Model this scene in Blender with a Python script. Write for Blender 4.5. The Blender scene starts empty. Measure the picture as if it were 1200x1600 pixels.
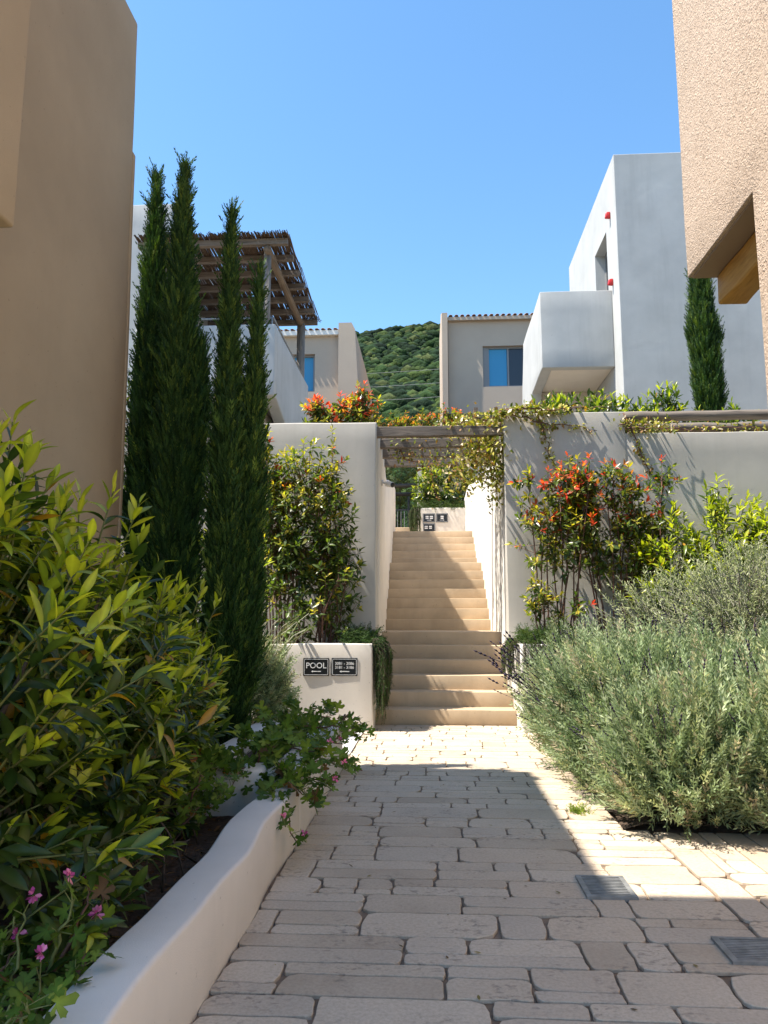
import bpy, bmesh, math, random
import numpy as np
from mathutils import Vector, Matrix, noise

scene = bpy.context.scene
COL = scene.collection
# ------------------------------------------------------------------ camera
PITCH = math.atan(168 / 1200.0)
YAW = math.atan(74 / 1200.0 * math.cos(PITCH))
EYE = Vector((0, 0, 1.225))
fwd = Vector((-math.sin(YAW) * math.cos(PITCH), math.cos(YAW) * math.cos(PITCH), math.sin(PITCH)))
rgt = Vector((math.cos(YAW), math.sin(YAW), 0))
upv = rgt.cross(fwd)
cam_d = bpy.data.cameras.new('camera')
cam_d.sensor_fit = 'VERTICAL'
cam_d.sensor_height = 36
cam_d.lens = 27
cam_d.clip_start = 0.05
cam_d.clip_end = 6000
cam = bpy.data.objects.new('camera', cam_d)
COL.objects.link(cam)
cam.matrix_world = Matrix(((rgt.x, upv.x, -fwd.x, EYE.x), (rgt.y, upv.y, -fwd.y, EYE.y), (rgt.z, upv.z, -fwd.z, EYE.z), (0, 0, 0, 1)))
scene.camera = cam
# ------------------------------------------------------------------ sky and sun
SUN = Vector((-1.0, -0.22, 1.92)).normalized()          # towards the sun
SUN_EL = math.asin(SUN.z)
SUN_AZ = math.atan2(SUN.x, SUN.y)
world = bpy.data.worlds.new('World')
scene.world = world
world.use_nodes = True
wn = world.node_tree
wn.nodes.clear()
sky = wn.nodes.new('ShaderNodeTexSky')
sky.sky_type = 'NISHITA'
sky.sun_disc = False
sky.sun_elevation = SUN_EL
sky.sun_rotation = SUN_AZ
sky.air_density = 1.0
sky.dust_density = 0.35
sky.ozone_density = 2.0
bg = wn.nodes.new('ShaderNodeBackground')
bg.inputs['Strength'].default_value = 0.135
wo = wn.nodes.new('ShaderNodeOutputWorld')
hs = wn.nodes.new('ShaderNodeHueSaturation')
hs.inputs['Hue'].default_value = 0.494
hs.inputs['Saturation'].default_value = 1.16
wn.links.new(sky.outputs[0], hs.inputs['Color'])
wn.links.new(hs.outputs[0], bg.inputs[0])
wn.links.new(bg.outputs[0], wo.inputs[0])
sun_d = bpy.data.lights.new('sun', 'SUN')
sun_d.energy = 5.0
sun_d.angle = math.radians(0.53)
sun_d.color = (1.0, 0.93, 0.82)
sun = bpy.data.objects.new('sun', sun_d)
COL.objects.link(sun)
sun.rotation_euler = (-SUN).to_track_quat('-Z', 'Y').to_euler()
# ------------------------------------------------------------------ picture
scene.view_settings.view_transform = 'Standard'
scene.view_settings.look = 'None'
scene.view_settings.exposure = 1.2
scene.view_settings.gamma = 1
scene.view_settings.use_curve_mapping = False
scene.render.engine = 'CYCLES'
scene.cycles.use_denoising = True
scene.cycles.max_bounces = 8
scene.cycles.diffuse_bounces = 5
scene.cycles.transparent_max_bounces = 4
scene.cycles.caustics_reflective = False
scene.cycles.caustics_refractive = False
scene.cycles.sample_clamp_indirect = 6


# ================================================================== materials
def new_mat(name):
    m = bpy.data.materials.new(name)
    m.use_nodes = True
    nt = m.node_tree
    b = nt.nodes['Principled BSDF']
    return m, nt, b


def nd(nt, kind, **kw):
    n = nt.nodes.new(kind)
    for k, v in kw.items():
        if k in n.inputs.keys():
            n.inputs[k].default_value = v
        else:
            setattr(n, k, v)
    return n


def rgba(c):
    return (c[0], c[1], c[2], 1)


def coords(nt):
    g = nt.nodes.new('ShaderNodeNewGeometry')
    return g.outputs['Position']


def tex_noise(nt, vec, scale, detail=4, rough=0.55, dist=0.0):
    n = nd(nt, 'ShaderNodeTexNoise', Scale=scale, Detail=detail, Roughness=rough, Distortion=dist)
    nt.links.new(vec, n.inputs['Vector'])
    return n.outputs[0]


def ramp(nt, fac, stops):
    r = nt.nodes.new('ShaderNodeValToRGB')
    e = r.color_ramp.elements
    e[0].position, e[0].color = stops[0][0], rgba(stops[0][1])
    e[1].position, e[1].color = stops[-1][0], rgba(stops[-1][1])
    for p, c in stops[1:-1]:
        k = e.new(p)
        k.color = rgba(c)
    nt.links.new(fac, r.inputs[0])
    return r.outputs[0]


def mixc(nt, fac, a, b, mode='MIX'):
    m = nt.nodes.new('ShaderNodeMix')
    m.data_type = 'RGBA'
    m.blend_type = mode
    for sock, v in ((m.inputs[0], fac), (m.inputs[6], a), (m.inputs[7], b)):
        if hasattr(v, 'is_linked') or hasattr(v, 'links'):
            nt.links.new(v, sock)
        elif isinstance(v, (int, float)):
            sock.default_value = v
        else:
            sock.default_value = rgba(v)
    return m.outputs[2]


def bump(nt, b, height, strength, dist=0.02, prev=None):
    n = nd(nt, 'ShaderNodeBump', Strength=strength, Distance=dist)
    nt.links.new(height, n.inputs['Height'])
    if prev is not None:
        nt.links.new(prev, n.inputs['Normal'])
    nt.links.new(n.outputs[0], b.inputs['Normal'])
    return n.outputs[0]


def stucco(name, c, dirt=0.12, grain=260, gs=0.25, trowel=3.0, ts=0.35, rough=0.9, streak=0.0):
    m, nt, b = new_mat(name)
    p = coords(nt)
    n1 = tex_noise(nt, p, 1.3, 5, 0.6)
    dark = tuple(x * (1 - dirt) for x in c)
    lite = tuple(min(1, x * (1 + dirt * 0.45)) for x in c)
    colr = ramp(nt, n1, [(0.3, dark), (0.7, lite)])
    if streak:
        mp = nd(nt, 'ShaderNodeMapping')
        mp.inputs['Scale'].default_value = (3.0, 3.0, 0.22)
        nt.links.new(p, mp.inputs['Vector'])
        n4 = tex_noise(nt, mp.outputs[0], 1.6, 5, 0.65)
        sfac = ramp(nt, n4, [(0.52, (0, 0, 0)), (0.75, (streak, streak, streak))])
        colr = mixc(nt, sfac, colr, tuple(x * 0.62 for x in c))
    sp1 = tex_noise(nt, p, 38, 2, 0.5)
    spk = ramp(nt, sp1, [(0.735, (0, 0, 0)), (0.76, (0.55, 0.55, 0.55))])
    colr = mixc(nt, spk, colr, tuple(x * 0.35 for x in c))
    nt.links.new(colr, b.inputs['Base Color'])
    b.inputs['Roughness'].default_value = rough
    b.inputs['Specular IOR Level'].default_value = 0.25
    pv = bump(nt, b, tex_noise(nt, p, trowel, 3, 0.5, 0.3), ts * 0.22, 0.05)
    bump(nt, b, tex_noise(nt, p, grain, 3, 0.6), gs, 0.004, pv)
    return m


def plain(name, c, rough=0.6, metal=0.0, var=0.0, vs=8.0, bs=0.0, bscale=60.0):
    m, nt, b = new_mat(name)
    b.inputs['Roughness'].default_value = rough
    b.inputs['Metallic'].default_value = metal
    if var:
        p = coords(nt)
        colr = ramp(nt, tex_noise(nt, p, vs, 5), [(0.3, tuple(x * (1 - var) for x in c)), (0.7, tuple(min(1, x * (1 + var)) for x in c))])
        nt.links.new(colr, b.inputs['Base Color'])
        if bs:
            bump(nt, b, tex_noise(nt, p, bscale, 4), bs, 0.01)
    else:
        b.inputs['Base Color'].default_value = rgba(c)
    return m


def wood(name, c1, c2, axis, rough=0.75, sc=7.0):
    m, nt, b = new_mat(name)
    p = coords(nt)
    mp = nd(nt, 'ShaderNodeMapping')
    s = [sc * 4, sc * 4, sc * 4]
    s[axis] = sc * 0.22
    mp.inputs['Scale'].default_value = s
    nt.links.new(p, mp.inputs['Vector'])
    n = tex_noise(nt, mp.outputs[0], 1.0, 6, 0.65, 0.8)
    nt.links.new(ramp(nt, n, [(0.3, c1), (0.55, c2), (0.75, tuple(x * 0.8 for x in c1))]), b.inputs['Base Color'])
    b.inputs['Roughness'].default_value = rough
    b.inputs['Specular IOR Level'].default_value = 0.2
    bump(nt, b, n, 0.6, 0.012)
    return m


def leafmat(name, rough, trans, spec=0.4, tint=(1.6, 1.75, 0.5)):
    m, nt, b = new_mat(name)
    at = nd(nt, 'ShaderNodeAttribute', attribute_name='Col')
    p = coords(nt)
    f = ramp(nt, tex_noise(nt, p, 9.0, 3), [(0.3, (0.75, 0.78, 0.75)), (0.7, (1.2, 1.15, 1.1))])
    c = mixc(nt, 1.0, at.outputs['Color'], f, 'MULTIPLY')
    nt.links.new(c, b.inputs['Base Color'])
    b.inputs['Roughness'].default_value = rough
    b.inputs['Specular IOR Level'].default_value = spec
    tr = nt.nodes.new('ShaderNodeBsdfTranslucent')
    tc = mixc(nt, 1.0, c, tint, 'MULTIPLY')
    nt.links.new(tc, tr.inputs['Color'])
    mx = nt.nodes.new('ShaderNodeMixShader')
    mx.inputs[0].default_value = trans
    nt.links.new(b.outputs[0], mx.inputs[1])
    nt.links.new(tr.outputs[0], mx.inputs[2])
    nt.links.new(mx.outputs[0], nt.nodes['Material Output'].inputs['Surface'])
    return m


M = {}
M['white'] = stucco('white_plaster', (0.68, 0.65, 0.60), 0.07, 240, 0.22, 2.4, 0.35)
M['grey_white'] = stucco('grey_white_plaster', (0.50, 0.47, 0.42), 0.10, 220, 0.25, 2.2, 0.5, streak=0.25)
M['house_white'] = stucco('house_white_plaster', (0.44, 0.45, 0.445), 0.12, 120, 0.35, 1.6, 0.7, streak=0.28)
M['cream'] = stucco('cream_plaster', (0.70, 0.645, 0.575), 0.10, 240, 0.25, 2.5, 0.4, streak=0.12)
M['taupe'] = stucco('taupe_stucco', (0.39, 0.31, 0.212), 0.10, 300, 0.45, 1.2, 0.35, streak=0.10)
M['sand'] = stucco('sand_stucco', (0.45, 0.365, 0.285), 0.06, 200, 0.3, 1.0, 0.15)
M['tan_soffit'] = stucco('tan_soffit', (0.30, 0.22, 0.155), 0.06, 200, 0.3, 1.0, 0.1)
M['step'] = stucco('step_plaster', (0.50, 0.385, 0.262), 0.24, 200, 0.25, 5.0, 0.25, streak=0.35)


def rough_tan():
    m, nt, b = new_mat('rough_tan_stucco')
    p = coords(nt)
    mp = nd(nt, 'ShaderNodeMapping')
    mp.inputs['Scale'].default_value = (1, 1, 1.0)
    mp.inputs['Rotation'].default_value = (0.6, 0, 0)
    nt.links.new(p, mp.inputs['Vector'])
    n = tex_noise(nt, mp.outputs[0], 34, 3, 0.5, 1.6)
    n2 = tex_noise(nt, p, 2.2, 4)
    c = ramp(nt, n, [(0.32, (0.34, 0.245, 0.175)), (0.55, (0.50, 0.385, 0.29))])
    c = mixc(nt, ramp(nt, n2, [(0.35, (0, 0, 0)), (0.75, (0.3, 0.3, 0.3))]), c, (0.58, 0.45, 0.35))
    nt.links.new(c, b.inputs['Base Color'])
    b.inputs['Roughness'].default_value = 0.95
    b.inputs['Specular IOR Level'].default_value = 0.15
    bump(nt, b, n, 0.75, 0.025)
    return m


M['tan'] = rough_tan()


def stone_mat():
    m, nt, b = new_mat('paving_stone')
    p = coords(nt)
    oi = nt.nodes.new('ShaderNodeObjectInfo')
    base = ramp(nt, oi.outputs['Random'], [(0.0, (0.41, 0.325, 0.235)), (0.3, (0.50, 0.405, 0.30)), (0.6, (0.57, 0.47, 0.355)), (0.8, (0.46, 0.385, 0.30)), (1.0, (0.53, 0.42, 0.305))])
    lg = tex_noise(nt, p, 2.6, 5, 0.6)
    base = mixc(nt, ramp(nt, lg, [(0.35, (0.0, 0.0, 0.0)), (0.7, (0.5, 0.5, 0.5))]), base, (0.62, 0.52, 0.40))
    fine = tex_noise(nt, p, 70, 5, 0.7)
    base = mixc(nt, ramp(nt, fine, [(0.35, (0.4, 0.4, 0.4)), (0.6, (0, 0, 0))]), base, (0.28, 0.22, 0.16))
    mp = nd(nt, 'ShaderNodeMapping')
    mp.inputs['Scale'].default_value = (1, 1.5, 1)
    nt.links.new(p, mp.inputs['Vector'])
    pit = tex_noise(nt, mp.outputs[0], 26, 4, 0.6, 0.4)
    area = tex_noise(nt, p, 4.2, 2, 0.5)
    pf = nd(nt, 'ShaderNodeMath', operation='MULTIPLY')
    nt.links.new(ramp(nt, pit, [(0.52, (0, 0, 0)), (0.66, (1, 1, 1))]), pf.inputs[0])
    nt.links.new(ramp(nt, area, [(0.48, (0, 0, 0)), (0.64, (0.6, 0.6, 0.6))]), pf.inputs[1])
    base = mixc(nt, pf.outputs[0], base, (0.15, 0.125, 0.105))
    nt.links.new(base, b.inputs['Base Color'])
    b.inputs['Roughness'].default_value = 0.8
    b.inputs['Specular IOR Level'].default_value = 0.25
    inv = nd(nt, 'ShaderNodeMath', operation='MULTIPLY')
    inv.inputs[1].default_value = -1.0
    nt.links.new(pf.outputs[0], inv.inputs[0])
    pv = bump(nt, b, inv.outputs[0], 0.35, 0.012)
    pv = bump(nt, b, lg, 0.5, 0.02, pv)
    bump(nt, b, fine, 0.25, 0.004, pv)
    return m


M['stone'] = stone_mat()
M['joint'] = plain('joint_grout', (0.19, 0.135, 0.092), 0.95, 0, 0.3, 14, 0.4, 120)
M['soil'] = plain('soil', (0.055, 0.036, 0.024), 1.0, 0, 0.5, 22, 1.0, 45)
M['ground'] = plain('ground_earth', (0.16, 0.13, 0.09), 1.0, 0, 0.3, 0.7, 0.4, 12)
M['slab'] = plain('marble_slab', (0.62, 0.62, 0.61), 0.5, 0, 0.08, 4)
M['old_wood_x'] = wood('weathered_beam', (0.085, 0.072, 0.062), (0.21, 0.175, 0.145), 0)
M['old_wood_y'] = wood('weathered_beam_long', (0.10, 0.072, 0.05), (0.22, 0.16, 0.11), 1)
M['old_wood_z'] = wood('weathered_post', (0.12, 0.10, 0.085), (0.25, 0.22, 0.19), 2)
M['oak'] = wood('oak_beam', (0.36, 0.155, 0.028), (0.52, 0.27, 0.062), 1, 0.6)
M['reed'] = plain('reed', (0.10, 0.064, 0.04), 0.8, 0, 0.5, 30)
M['bark'] = plain('bark', (0.085, 0.06, 0.042), 0.9, 0, 0.4, 30, 0.6, 80)
M['redstem'] = plain('red_brown_stem', (0.13, 0.06, 0.04), 0.7, 0, 0.3, 30)
M['greenstem'] = plain('green_stem', (0.16, 0.17, 0.05), 0.7, 0, 0.3, 30)
M['metal'] = plain('galvanised_metal', (0.26, 0.26, 0.255), 0.55, 0.5, 0.3, 20)
M['dark'] = plain('pit_shade_black', (0.012, 0.011, 0.01), 0.9)
M['signblack'] = plain('sign_black', (0.008, 0.008, 0.010), 0.35)
M['signwhite'] = plain('sign_white', (0.78, 0.78, 0.78), 0.5)
M['frame'] = plain('window_frame_grey', (0.22, 0.22, 0.22), 0.5)
M['curtain'] = plain('blue_blind', (0.035, 0.24, 0.43), 0.25)
M['darkglass'] = plain('dark_glass', (0.03, 0.033, 0.04), 0.08)
M['tile'] = plain('roof_tile', (0.36, 0.22, 0.14), 0.85, 0, 0.3, 6)
M['fascia'] = plain('white_fascia', (0.70, 0.67, 0.62), 0.6)
M['red'] = plain('red_fixture', (0.55, 0.02, 0.02), 0.4)
M['camwhite'] = plain('camera_white', (0.75, 0.75, 0.75), 0.35)
M['black'] = plain('black_plastic', (0.012, 0.012, 0.014), 0.3)
M['fence'] = plain('dark_iron', (0.03, 0.03, 0.032), 0.5)
M['cable'] = plain('power_cable', (0.22, 0.22, 0.22), 0.5)
M['leaf'] = leafmat('glossy_leaf', 0.32, 0.38, 0.5)
M['softleaf'] = leafmat('soft_leaf', 0.6, 0.32, 0.25)
M['needle'] = leafmat('needle_leaf', 0.65, 0.18, 0.2)
M['grey_leaf'] = leafmat('grey_leaf', 0.7, 0.36, 0.2, (1.15, 1.25, 0.9))


def hill_mat():
    m, nt, b = new_mat('far_tree_crowns')
    at = nd(nt, 'ShaderNodeAttribute', attribute_name='Col')
    p = coords(nt)
    n = tex_noise(nt, p, 0.55, 4, 0.7)
    f = ramp(nt, n, [(0.3, (0.45, 0.5, 0.45)), (0.7, (1.35, 1.3, 1.2))])
    nt.links.new(mixc(nt, 1.0, at.outputs['Color'], f, 'MULTIPLY'), b.inputs['Base Color'])
    b.inputs['Roughness'].default_value = 0.9
    b.inputs['Specular IOR Level'].default_value = 0.1
    bump(nt, b, n, 1.0, 1.2)
    return m


M['hill'] = hill_mat()


# ================================================================== object helpers
def setp(o, label=None, cat=None, group=None, kind=None):
    if label:
        o['label'] = label
    if cat:
        o['category'] = cat
    if group:
        o['group'] = group
    if kind:
        o['kind'] = kind
    return o


def thing(name, label, cat, loc=(0, 0, 0), group=None):
    o = bpy.data.objects.new(name, None)
    o.empty_display_size = 0.1
    COL.objects.link(o)
    o.location = loc
    o.matrix_world = Matrix.Translation(loc)
    return setp(o, label, cat, group)


def link(name, me, mat, parent=None, keep=True):
    o = bpy.data.objects.new(name, me)
    if mat is not None and not me.materials:
        me.materials.append(mat)
    COL.objects.link(o)
    if parent is not None:
        o.parent = parent
        if keep:
            o.matrix_parent_inverse = parent.matrix_world.inverted()
    return o


class MB:
    def __init__(s):
        s.v, s.f = [], []

    def add(s, vs, fs):
        n = len(s.v)
        s.v += [tuple(p) for p in vs]
        s.f += [tuple(i + n for i in f) for f in fs]
        return s

    def box(s, x0, x1, y0, y1, z0, z1):
        vs = [(x, y, z) for z in (z0, z1) for y in (y0, y1) for x in (x0, x1)]
        return s.add(vs, [(0, 2, 3, 1), (4, 5, 7, 6), (0, 1, 5, 4), (2, 6, 7, 3), (0, 4, 6, 2), (1, 3, 7, 5)])

    def tube(s, pts, r, seg=8, caps=True):
        pts = [Vector(p) for p in pts]
        n = len(pts)
        rs = r if hasattr(r, '__len__') else [r] * n
        vs, fs = [], []
        ref = None
        for i, p in enumerate(pts):
            d = (pts[min(i + 1, n - 1)] - pts[max(i - 1, 0)]).normalized()
            if ref is None:
                ref = d.orthogonal().normalized()
            ref = (ref - d * ref.dot(d)).normalized()
            b = d.cross(ref)
            for k in range(seg):
                a = 2 * math.pi * k / seg
                vs.append(p + (ref * math.cos(a) + b * math.sin(a)) * rs[i])
        for i in range(n - 1):
            for k in range(seg):
                k2 = (k + 1) % seg
                fs.append((i * seg + k, i * seg + k2, (i + 1) * seg + k2, (i + 1) * seg + k))
        if caps:
            fs.append(tuple(range(seg - 1, -1, -1)))
            fs.append(tuple(range((n - 1) * seg, n * seg)))
        return s.add(vs, fs)

    def prism(s, poly, axis, a0, a1):
        """poly of (u,v) in the two other axes (in axis order), extruded along axis"""
        def pt(u, v, a):
            c = [u, v]
            c.insert(axis, a)
            return tuple(c)
        n = len(poly)
        vs = [pt(u, v, a0) for u, v in poly] + [pt(u, v, a1) for u, v in poly]
        fs = [tuple(range(n)), tuple(range(2 * n - 1, n - 1, -1))]
        fs += [(i, i + n, (i + 1) % n + n, (i + 1) % n) for i in range(n)]
        return s.add(vs, fs)

    def mesh(s, name='mesh'):
        me = bpy.data.meshes.new(name)
        me.from_pydata(s.v, [], s.f)
        bm = bmesh.new()
        bm.from_mesh(me)
        bmesh.ops.recalc_face_normals(bm, faces=bm.faces)
        bm.to_mesh(me)
        bm.free()
        return me

    def build(s, name, mat, parent=None, smooth=False):
        me = s.mesh(name)
        if smooth:
            me.shade_smooth()
        return link(name, me, mat, parent)


def plaster(name, mb, mat, parent=None, bev=0.025, wob=0.006, cell=0.22, freq=1.7, seg=3):
    """hand-plastered body: rounded edges, slightly uneven faces"""
    me = mb.mesh(name)
    bm = bmesh.new()
    bm.from_mesh(me)
    bmesh.ops.remove_doubles(bm, verts=bm.verts, dist=1e-5)
    if bev:
        ed = [e for e in bm.edges if len(e.link_faces) == 2 and e.calc_face_angle(0) > 0.3]
        bmesh.ops.bevel(bm, geom=ed, offset=bev, segments=seg, profile=0.5, affect='EDGES', clamp_overlap=True)
    if wob:
        for ax in range(3):
            lo = min(v.co[ax] for v in bm.verts)
            hi = max(v.co[ax] for v in bm.verts)
            n = min(int((hi - lo) / cell), 60)
            for k in range(1, n):
                co = Vector((0, 0, 0))
                co[ax] = lo + (hi - lo) * k / n
                no = Vector((0, 0, 0))
                no[ax] = 1
                bmesh.ops.bisect_plane(bm, geom=bm.verts[:] + bm.edges[:] + bm.faces[:], plane_co=co, plane_no=no)
        for v in bm.verts:
            p = v.co * freq
            v.co += Vector((noise.noise(p), noise.noise(p + Vector((31, 7, 3))), noise.noise(p + Vector((5, 53, 17))))) * wob * 1.6
    bm.to_mesh(me)
    bm.free()
    me.shade_smooth()
    try:
        me.set_sharp_from_angle(angle=math.radians(50))
    except Exception:
        pass
    return link(name, me, mat, parent)


# ================================================================== leaf machinery
def unit(a):
    return a / np.maximum(np.linalg.norm(a, axis=-1, keepdims=True), 1e-9)


def leaf_t(w=0.3, fold=0.25, curl=0.15, n=4, p=0.9, tip=1.0):
    v, f = [], []
    ts = np.linspace(0, 1, n + 1)
    v.append((0, 0, 0))
    for t in ts[1:-1]:
        h = w * 0.5 * (math.sin(math.pi * t ** p)) ** tip
        z = -curl * t * t
        v += [(-h, t, z + fold * h), (0, t, z), (h, t, z + fold * h)]
    v.append((0, 1, -curl))
    f += [(0, 2, 1), (0, 3, 2)]
    for i in range(n - 2):
        a, b = 1 + 3 * i, 4 + 3 * i
        f += [(a, a + 1, b + 1, b), (a + 1, a + 2, b + 2, b + 1)]
    e = 1 + 3 * (n - 2)
    k = len(v) - 1
    f += [(e, e + 1, k), (e + 1, e + 2, k)]
    return np.array(v, float), f


def lobed_t(seed=0):
    """deeply cut scented-geranium leaf, stalk end at the origin"""
    rg = random.Random(seed)
    v = [(0, 0.22, 0)]
    lobes = [(-118, 0.42), (-62, 0.62), (0, 0.78), (62, 0.62), (118, 0.42)]
    ring = []
    for k, (a, L) in enumerate(lobes):
        for da, fr in ((-24, 0.45), (-17, 0.86), (-6, 0.92), (0, 1.0), (7, 0.9), (17, 0.84)):
            aa = math.radians(a + da + rg.uniform(-2, 2))
            r = L * fr * rg.uniform(0.93, 1.06)
            ring.append((math.sin(aa) * r, 0.22 + math.cos(aa) * r, 0.10 * r * r + rg.uniform(-0.03, 0.03)))
    v += ring
    n = len(ring)
    f = [(0, i + 1, i + 2) for i in range(n - 1)]
    v += [(-0.015, 0, -0.1), (0.015, 0, -0.1)]
    f.append((0, n + 1, n + 2))
    return np.array(v, float), f


def sprig_t(n=5, nl=0.32, nw=0.05, ang=35, three=True, taper=0.6, stem=0.02, seed=0):
    """stem with pairs of narrow leaves"""
    rg = random.Random(seed)
    v, f = [], []
    v += [(-stem, 0, 0), (stem, 0, 0), (0, 1.0, 0)]
    f.append((0, 1, 2))
    for i in range(n):
        t = (i + 0.35) / n
        L = nl * (1 - taper * t)
        for s in range(3 if three else 2):
            az = s * (2.094 if three else math.pi) + i * 1.1 + rg.uniform(-0.3, 0.3)
            if not three:
                az = s * math.pi + rg.uniform(-0.4, 0.4)
            a = math.radians(ang + rg.uniform(-10, 10))
            d = Vector((math.sin(a) * math.cos(az), math.cos(a), math.sin(a) * math.sin(az)))
            side = d.cross(Vector((math.sin(az * 3 + i), 0.2, math.cos(az * 2)))).normalized() * nw
            b = Vector((0, t, 0))
            k = len(v)
            v += [tuple(b), tuple(b + d * L * 0.5 + side), tuple(b + d * L), tuple(b + d * L * 0.5 - side)]
            f.append((k, k + 1, k + 2, k + 3))
    return np.array(v, float), f


def spike_t(n=6):
    """lavender flower head on a thin stalk"""
    v, f = [], []
    v += [(-0.006, 0, 0), (0.006, 0, 0), (0.004, 0.8, 0), (-0.004, 0.8, 0)]
    f.append((0, 1, 2, 3))
    for y0, y1, r in ((0.70, 0.735, 0.012), (0.79, 0.87, 0.017), (0.85, 0.93, 0.019), (0.91, 1.0, 0.014)):
        k = len(v)
        v += [(0, y0, 0)] + [(r * math.cos(a), (y0 + y1) / 2, r * math.sin(a)) for a in (0, 1.57, 3.14, 4.71)] + [(0, y1, 0)]
        f += [(k, k + 1 + i, k + 1 + (i + 1) % 4) for i in range(4)] + [(k + 5, k + 1 + (i + 1) % 4, k + 1 + i) for i in range(4)]
    return np.array(v, float), f


class Leaves:
    """a set of leaves: positions, directions, normals, sizes, palette index, template index"""
    def __init__(s):
        s.P, s.D, s.U, s.L, s.c, s.t = [], [], [], [], [], []

    def add(s, P, D, U, L, c, t):
        n = len(P)
        s.P.append(np.asarray(P, float))
        s.D.append(unit(np.asarray(D, float)))
        s.U.append(np.asarray(U, float))
        s.L.append(np.broadcast_to(np.asarray(L, float), (n,)))
        s.c.append(np.broadcast_to(np.asarray(c, int), (n,)))
        s.t.append(np.broadcast_to(np.asarray(t, int), (n,)))

    def cat(s):
        return [np.concatenate(x) for x in (s.P, s.D, s.U, s.L, s.c, s.t)]


def joined_leaves(name, arr, templates, palette, mat, parent, jitter=0.18, seed=0, smooth=False):
    P, D, U, L, c, t = arr
    rg = np.random.default_rng(seed)
    V, Ls, Lt, CC = [], [], [], []
    off = 0
    pal = np.array(palette, float)
    for k, (tv, tf) in enumerate(templates):
        m = t == k
        if not m.any():
            continue
        p, d, u, l, ci = P[m], D[m], U[m], L[m], c[m]
        X = unit(np.cross(d, u))
        Z = np.cross(X, d)
        n = len(p)
        w = p[:, None, :] + l[:, None, None] * (tv[None, :, 0:1] * X[:, None, :] + tv[None, :, 1:2] * d[:, None, :] + tv[None, :, 2:3] * Z[:, None, :])
        V.append(w.reshape(-1, 3))
        col = pal[ci] * (1 + rg.uniform(-jitter, jitter, (n, 1)))
        wv = np.where(np.abs(tv[:, 0]) < 1e-6, 1.3, 0.92)
        CC.append((col[:, None, :] * wv[None, :, None]).reshape(-1, 3))
        flat = np.concatenate([np.array(f) for f in tf])
        cnt = np.array([len(f) for f in tf])
        Ls.append((flat[None, :] + (off + np.arange(n) * len(tv))[:, None]).reshape(-1))
        Lt.append(np.tile(cnt, n))
        off += n * len(tv)
    V = np.concatenate(V)
    Ls = np.concatenate(Ls)
    Lt = np.concatenate(Lt)
    CC = np.concatenate(CC)
    me = bpy.data.meshes.new(name)
    me.vertices.add(len(V))
    me.vertices.foreach_set('co', V.reshape(-1).astype(np.float32))
    me.loops.add(len(Ls))
    me.loops.foreach_set('vertex_index', Ls.astype(np.int32))
    me.polygons.add(len(Lt))
    st = np.concatenate([[0], np.cumsum(Lt)[:-1]])
    me.polygons.foreach_set('loop_start', st.astype(np.int32))
    me.polygons.foreach_set('loop_total', Lt.astype(np.int32))
    a = me.color_attributes.new('Col', 'FLOAT_COLOR', 'POINT')
    a.data.foreach_set('color', np.concatenate([CC, np.ones((len(CC), 1))], 1).reshape(-1).astype(np.float32))
    me.update(calc_edges=True)
    if smooth:
        me.shade_smooth()
    o = link(name, me, mat, parent)
    o['kind'] = 'stuff'
    return o


LEAFMESH = {}


def leaf_objects(arr, templates, palette, mat, parent, tkey, name='leaf'):
    P, D, U, L, c, t = arr
    inv = parent.matrix_world.inverted()
    for p, d, u, l, ci, ti in zip(*arr):
        key = (tkey, ti, ci)
        me = LEAFMESH.get(key)
        if me is None:
            tv, tf = templates[ti]
            me = bpy.data.meshes.new(name)
            me.from_pydata([tuple(x) for x in tv], [], tf)
            me.materials.append(mat)
            a = me.color_attributes.new('Col', 'FLOAT_COLOR', 'POINT')
            wv = np.where(np.abs(tv[:, 0]) < 1e-6, 1.35, 0.9)
            cv = np.concatenate([np.array(palette[ci])[None, :] * wv[:, None], np.ones((len(tv), 1))], 1)
            a.data.foreach_set('color', cv.reshape(-1).astype(np.float32))
            me.shade_smooth()
            LEAFMESH[key] = me
        x = unit(np.cross(d, u))
        z = np.cross(x, d)
        o = bpy.data.objects.new(name, me)
        COL.objects.link(o)
        o.parent = parent
        o.matrix_local = inv @ Matrix(((x[0] * l, d[0] * l, z[0] * l, p[0]), (x[1] * l, d[1] * l, z[1] * l, p[1]), (x[2] * l, d[2] * l, z[2] * l, p[2]), (0, 0, 0, 1)))


def emit_leaves(lv, nobj, templates, palette, mat, parent, tkey, seed=0, foliage='foliage', depthless=None):
    arr = lv.cat()
    n = len(arr[0])
    if nobj:
        d = np.linalg.norm(arr[0] - np.array(EYE), axis=1)
        if depthless is not None:
            d = d + np.random.default_rng(seed).uniform(0, depthless, n)
        # only leaves inside the picture's cone count as seen
        rel = arr[0] - np.array(EYE)
        zz = rel @ np.array(fwd)
        xx = np.abs(rel @ np.array(rgt)) / np.maximum(zz, 1e-3)
        yy = np.abs(rel @ np.array(upv)) / np.maximum(zz, 1e-3)
        d = d + np.where((zz > 0.2) & (xx < 0.52) & (yy < 0.69), 0, 100)
        o = np.argsort(d)
        pick, rest = o[:nobj], o[nobj:]
        leaf_objects([a[pick] for a in arr], templates, palette, mat, parent, tkey)
    else:
        rest = np.arange(n)
    if len(rest):
        joined_leaves(foliage, [a[rest] for a in arr], templates, palette, mat, parent, seed=seed, smooth=True)


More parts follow.
